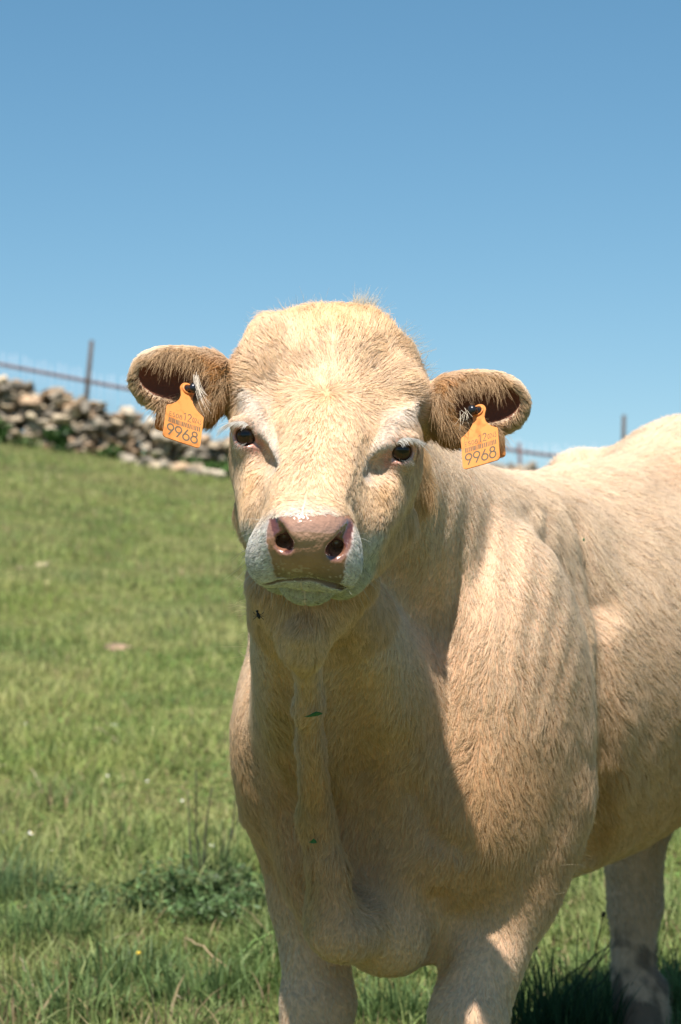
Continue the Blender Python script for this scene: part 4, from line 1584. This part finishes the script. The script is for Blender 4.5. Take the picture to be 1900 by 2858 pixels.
GLYPH = {   # strokes in a cell .6 wide, 1 high
    '9': [arc(.3, .70, .25, .26, 0, 360, 28), [(.53, .60), (.22, .03)]],
    '6': [arc(.3, .30, .25, .26, 0, 360, 28), [(.07, .40), (.38, .97)]],
    '8': [arc(.3, .76, .19, .20, 0, 360, 24), arc(.3, .30, .25, .27, 0, 360, 28)],
    '1': [[(.12, .76), (.36, .97), (.36, .03)]],
    '2': [arc(.29, .72, .22, .24, 165, -25, 16) + [(.08, .05), (.54, .05)]],
    '0': [arc(.3, .5, .22, .46, 0, 360, 28)],
    '4': [[(.44, .03), (.44, .97), (.06, .30), (.56, .30)]],
    '3': [[(.08, .95), (.50, .95), (.28, .60)] + arc(.29, .32, .23, .28, 85, -160, 16)],
    'E': [[(.52, .96), (.12, .96), (.12, .04), (.52, .04)], [(.12, .5), (.46, .5)]],
    'S': [arc(.3, .73, .20, .22, 40, 260, 14) + arc(.3, .27, .21, .23, 80, -140, 14)],
}


def stroke(pts, w):
    """flat ribbon along a polyline, mitred"""
    p = np.array(pts, float); n = len(p)
    V = []
    for k in range(n):
        if k == 0: d = p[1] - p[0]
        elif k == n - 1: d = p[-1] - p[-2]
        else: d = norm(p[k + 1] - p[k]) + norm(p[k] - p[k - 1])
        if np.allclose(p[0], p[-1]) and k in (0, n - 1): d = norm(p[1] - p[0]) + norm(p[-1] - p[-2])
        d = norm(d); nn = np.array([-d[1], d[0]])
        V += [p[k] + nn * w / 2, p[k] - nn * w / 2]
    return V, [(2 * k, 2 * k + 1, 2 * k + 3, 2 * k + 2) for k in range(n - 1)]


def text_strokes(s, x, y, h, cw, w):
    out = []
    for ch in s:
        if ch != ' ':
            for st in GLYPH[ch]:
                out.append(stroke([(x + a * cw / .6 * .92, y + b * h) for a, b in st], w))
        x += cw
    return out


def ear_tag(label, p0, ex, ey, back, back_r, stud_dir, seedk):
    ex = norm(np.array(ex)); ey = np.array(ey, float); ey = norm(ey - ex * (ex @ ey)); ez = np.cross(ex, ey)
    if ez[1] > 0: ez = -ez
    T = lambda q, z=0.0: p0 + (ex * q[0] + ey * q[1] + ez * z) * .00094
    t = empty('ear_tag', tuple(p0)); tag(t, label, 'ear tag', 'orange ear tags hanging in both ears')
    # outline: eye on top, neck, shoulders, panel with rounded corners
    O = arc(0, 0, 10.5, 10.5, -30, 210, 20)
    O += [(-8.0, -12), (-9.5, -19), (-14, -26), (-20, -31.5), (-25, -34.5)] + arc(-23.5, -37, 3, 3, 120, 180, 4)
    O += arc(-22.0, -79, 4.5, 4.5, 180, 270, 5) + arc(22.0, -79, 4.5, 4.5, 270, 360, 5)
    O += arc(23.5, -37, 3, 3, 0, 60, 4) + [(25, -34.5), (20, -31.5), (14, -26), (9.5, -19), (8.0, -12)]
    bend = lambda q: .0009 * (q[0] + 2) ** 2 - .0006 * (q[1] + 40) ** 2      # a slightly warped sheet
    n = len(O)
    # front face as a fan of strips: triangulate by scan rows
    ys = sorted(set([round(q[1], 3) for q in O]))
    import bmesh
    bm = bmesh.new()
    vs = [bm.verts.new((q[0], q[1], 0)) for q in O]
    es = [bm.edges.new((vs[k], vs[(k + 1) % n])) for k in range(n)]
    hole = [bm.verts.new((5.2 * math.cos(a), 5.2 * math.sin(a), 0)) for a in np.linspace(0, 2 * math.pi, 24, endpoint=False)]
    es += [bm.edges.new((hole[k], hole[(k + 1) % 24])) for k in range(24)]
    bmesh.ops.triangle_fill(bm, edges=es, use_beauty=True)
    bmesh.ops.subdivide_edges(bm, edges=[e for e in bm.edges if e.calc_length() > 9], cuts=3, use_grid_fill=True)
    bmesh.ops.triangulate(bm, faces=bm.faces[:])
    r = bmesh.ops.extrude_face_region(bm, geom=bm.faces[:])
    for v in r['geom']:
        if isinstance(v, bmesh.types.BMVert): v.co.z -= 1.6
    V = [T((v.co.x, v.co.y), v.co.z + bend((v.co.x, v.co.y))) for v in bm.verts]
    bm.verts.index_update()
    Fc = [tuple(v.index for v in f.verts) for f in bm.faces]
    bm.free()
    pan = mesh_obj('panel', V, Fc, m_tag, t, smooth=False)
    # writing
    S = text_strokes('ES08', -22, -50.0, 6.6, 4.9, .75) + text_strokes('12', -2.5, -50.0, 12.5, 6.6, 1.35) + text_strokes('0243', 11.2, -48.5, 7.6, 3.3, .75)
    S += text_strokes('9968', -22.5, -79, 17.5, 11.4, 2.1)
    rb = np.random.default_rng(2)
    x = -21.5
    while x < 22:
        w = rb.choice([.5, .9, 1.4]); S.append(([np.array([x, -59.5]), np.array([x + w, -59.5]), np.array([x + w, -52.6]), np.array([x, -52.6])], [(0, 1, 2, 3)]))
        x += w + rb.choice([.5, .8, 1.1])
    V, Fc = [], []
    for v, f in S:
        o = len(V); V += [T(q, .12 + bend(q)) for q in v]; Fc += [tuple(i + o for i in k) for k in f]
    mesh_obj('printing', V, Fc, m_ink, t, smooth=False)
    # raised rim round the eye
    V, Fc = tube([T((6.6 * math.cos(a), 6.6 * math.sin(a)), .6) for a in np.linspace(0, 2 * math.pi, 25)], .0013, 6)
    mesh_obj('collar', V, Fc, m_tag, t)
    # black stud through the eye
    sd = norm(np.array(stud_dir, float))
    c0 = T((0, 0), 0)
    V, Fc = tube([c0 - sd * .010, c0 + sd * .002, c0 + sd * .0075, c0 + sd * .0080, c0 + sd * .0110, c0 + sd * .0140, c0 + sd * .0152], [.0046, .0048, .0048, .0062, .0062, .0045, .0012], 20)
    mesh_obj('stud', V, Fc, m_blk, t)
    # the other half, behind the ear
    V, Fc = [], []
    bx, by = ex, ey
    O2 = arc(-back_r * .7, -back_r * 1.2, back_r * .3, back_r * .3, 180, 270, 4) + arc(back_r * .7, -back_r * 1.2, back_r * .3, back_r * .3, 270, 360, 4) + arc(back_r * .7, back_r * .8, back_r * .3, back_r * .3, 0, 90, 4) + arc(-back_r * .7, back_r * .8, back_r * .3, back_r * .3, 90, 180, 4)
    n2 = len(O2)
    for dz in (0, -1.6):
        V += [back + bx * a * .001 + by * b * .001 + ez * (dz + .002 * a * a) * .001 for a, b in O2]
    Fc = [tuple(range(n2)), tuple(range(n2, 2 * n2))[::-1]] + [(k, (k + 1) % n2, n2 + (k + 1) % n2, n2 + k) for k in range(n2)]
    mesh_obj('back_panel', V, Fc, m_tag, t, smooth=False)


ear_tag('orange ear tag at the left of the photo, half shaded by hair', P(524, 1086, 2.905), (.877, .36, -.295), (.05, .47, .75), P(462, 1168, 2.968), 13, (.75, -.6, .1), 0)
ear_tag('orange ear tag at the right of the photo, its black stud showing', P(1334, 1146, 2.922), (.827, -.36, .236), (.12, .45, .88), P(1382, 1244, 2.978), 13, (-.8, -.55, .05), 1)

# ------------------------------------------------------------------ long single hairs
def strands(name, roots, dirs, length, droop, rad, col, K=7, rng=None, parent=None, nor=None, bendv=None):
    N = len(roots)
    pts = np.zeros((N, K, 3))
    for k, t in enumerate(np.linspace(0, 1, K)):
        pts[:, k] = roots + dirs * (length * t)[:, None] + np.array([0, 0, -1.0]) * (droop * length * t * t)[:, None]
        if bendv is not None: pts[:, k] += bendv * (length * t ** 2)[:, None]
    R_ = rad * (1 - .8 * np.linspace(0, 1, K)[None]) * np.ones((N, 1))
    return hair_obj(name, pts, R_, np.tile(col, (N, 1)) if np.ndim(col) == 1 else col, nor if nor is not None else dirs, M_FUR, parent)


rng = np.random.default_rng(77)


def surf_pick(cond, n, rng):
    idx = np.nonzero(cond)[0]
    return rng.choice(idx, n)


# whiskers on the muzzle and chin
cond = (cmz > .5) & (nasal < .2) & (Rg['h'] < H_TOP) & (Rg['a'] > 120)
i = surf_pick(cond, 110, rng)
d = norm(cn[i] + DOWN * .25 + rng.normal(0, .25, (len(i), 3)))
strands('whiskers', cv[i], d, rng.uniform(.010, .032, len(i)), rng.uniform(.1, .5, len(i)), .00028, np.array([.85, .78, .66]), rng=rng, parent=body, bendv=rng.normal(0, .2, (len(i), 3)))
# lashes
for sg in (-1, 1):
    c, out = EYE[sg], EYE_OUT[sg]
    n = 130
    a = rng.uniform(-.95, .75, n)
    right = norm(np.cross(out, [0, 0, 1.0]))
    if right[0] * sg < 0: right = -right
    upv = norm(np.cross(right, out)); upv = upv * np.sign(upv[2])
    root = c + out * .0195 + right * (np.sin(a) * .012)[:, None] + upv * (np.cos(a) * .0135)[:, None]
    outer = np.clip(.35 + a, 0, 1.2)[:, None]
    d = norm(out * .75 + right * (.35 + 1.0 * outer) + upv * .25 + rng.normal(0, .10, (n, 3)))
    L = .012 + .014 * np.clip(a + .3, 0, 1) + rng.normal(0, .002, n)
    strands('upper_eyelashes', root, d, L, rng.uniform(.45, .8, n), .00032, np.array([.90, .84, .74]), rng=rng, parent=body)
    n = 26
    a = rng.uniform(-.6, .9, n)
    root = c + out * .018 + right * (np.sin(a) * .011)[:, None] - upv * (np.cos(a) * .013)[:, None]
    d = norm(out * .8 + right * .3 - upv * .5 + rng.normal(0, .15, (n, 3)))
    strands('lower_eyelashes', root, d, rng.uniform(.008, .018, n), rng.uniform(.1, .3, n), .00022, np.array([.88, .82, .72]), rng=rng, parent=body)
# long tufts inside the ears
for sg in (-1, 1):
    c0, M = EAR_IN[sg]
    n = 2200
    side_r = ell(cv, c0, (.055, .034, .036), M)
    idx = np.nonzero((side_r < .006) & (side_r > -.004) & (cn[:, 1] < .2) & (((cv - c0) @ M[0]) < .024))[0]
    i = rng.choice(idx, n)
    inward = norm(-M[0][None] * .1 + np.array([sg * .55, -.45, -.55]) + rng.normal(0, .28, (n, 3)))
    colr = np.array([.52, .33, .17]) * np.exp(rng.normal(0, .15, (n, 1)))
    strands('ear_tuft', cv[i], inward, rng.uniform(.012, .030, n), rng.uniform(.1, .6, n), .00026, np.clip(colr, 0, .95), rng=rng, parent=body, nor=norm(cn[i] + np.array([0, -.5, .5])), bendv=rng.normal(0, .12, (n, 3)))
# pale lock hanging across the left tag's stud
n = 16
r0 = P(546, 1046, 2.896) + rng.normal(0, .0022, (n, 3))
d = norm(np.array([.12, -.15, -1.0]) + rng.normal(0, .07, (n, 3)))
strands('ear_lock', r0, d, rng.uniform(.024, .046, n), rng.uniform(0, .1, n), .00030, np.array([.86, .74, .58]), rng=rng, parent=body, nor=np.tile([0, -.7, .7], (n, 1)), bendv=np.array([.28, -.05, .1]) + rng.normal(0, .06, (n, 3)))
n = 12
r0 = P(1296, 1150, 2.908) + rng.normal(0, .004, (n, 3))
d = norm(np.array([-.1, -.35, -.6]) + rng.normal(0, .25, (n, 3)))
strands('ear_lock', r0, d, rng.uniform(.010, .022, n), rng.uniform(0, .3, n), .00028, np.array([.80, .68, .50]), rng=rng, parent=body, nor=np.tile([0, -.7, .7], (n, 1)), bendv=rng.normal(0, .15, (n, 3)))

# stray curly hairs standing off the outline of the poll, throat and shoulder
def stray(anchor, n, L, spread, dirv, seed):
    rng = np.random.default_rng(seed)
    near = np.nonzero(np.linalg.norm(cv - anchor, axis=1) < spread)[0]
    i = rng.choice(near, n)
    d = norm(cn[i] * .8 + np.array(dirv) + rng.normal(0, .35, (n, 3)))
    strands('stray_hairs', cv[i], d, rng.uniform(.5, 1.2, n) * L, rng.uniform(-.1, .3, n), .00022, np.array([.84, .66, .42]), rng=rng, parent=body, bendv=rng.normal(0, .3, (n, 3)))


stray(H(-78, -190, -60), 160, .022, .045, (-.3, 0, .5), 1)
stray(H(10, -205, -50), 520, .026, .030, (.25, 0, .7), 2)
stray(H(-40, -200, -60), 260, .020, .040, (-.2, 0, .6), 6)
stray(H(84, -180, -66), 220, .024, .045, (.5, 0, .4), 3)
stray(hit(700, 1780)[0], 60, .028, .08, (-.8, 0, 0), 4)
stray(hit(1590, 2440)[0], 50, .03, .08, (.9, 0, -.1), 5)

# ------------------------------------------------------------------ small things caught in the coat
m_bit = simple_mat('green_scrap', (.03, .12, .04), .5)


def coat_hit(px, py):
    p, n = hit(px, py)
    return p - np.array([0, .012, 0]), n


def leaf_bit(px, py, w, h, label):
    c, n = coat_hit(px, py)
    u = np.array([1, 0, .12]); u = norm(u - n * (u @ n)); v = np.cross(n, u); v = v * np.sign(v[2])
    prof = [(-1, 0), (-.5, .25), (0, .75), (.35, 1), (.8, .55), (1, 0), (.4, -.15), (-.4, -.15)]
    V = [u * a * w / 2 + v * b * h + n * .001 * (1 - a * a) for a, b in prof] + [u * a * w / 2 + v * b * h - n * .0008 for a, b in prof]
    Fc = [tuple(range(8)), tuple(range(8, 16))[::-1]] + [(k, (k + 1) % 8, 8 + (k + 1) % 8, 8 + k) for k in range(8)]
    o = mesh_obj('leaf_scrap', V, Fc, m_bit, smooth=False); o.location = c
    tag(o, label, 'leaf', 'green scraps caught in the coat')


leaf_bit(875, 1995, .024, .006, 'long green leaf scrap stuck on the upper dewlap')
leaf_bit(873, 2348, .012, .006, 'small green leaf scrap stuck lower on the dewlap')
leaf_bit(1627, 1508, .006, .005, 'tiny green scrap on the shoulder edge')
# the fly at the throat
m_fly = simple_mat('fly_black', (.01, .01, .01), .4)
m_wing = simple_mat('fly_wing', (.12, .12, .12), .3)
c = P(721, 1718, 2.93)
V, Fc = uv_ball(c, (.0022, .0022, .0045), (.35, 0, -1), 12, 8)
fly = empty('fly', tuple(c)); tag(fly, 'black fly clinging to the edge of the throat below the jaw', 'fly')
mesh_obj('thorax', V, Fc, m_fly, fly)
V, Fc = uv_ball(c + np.array([-.0016, 0, .0052]), (.0018, .0018, .0018), (0, 0, 1), 10, 6); mesh_obj('head', V, Fc, m_fly, fly)
V, Fc = join([tube([c, c + np.array([sx * .004, -.001, dz * .5]), c + np.array([sx * .0065, .001, dz])], .0004, 5) for sx in (-1, 1) for dz in (.004, -.001, -.005)])
mesh_obj('legs', V, Fc, m_fly, fly)
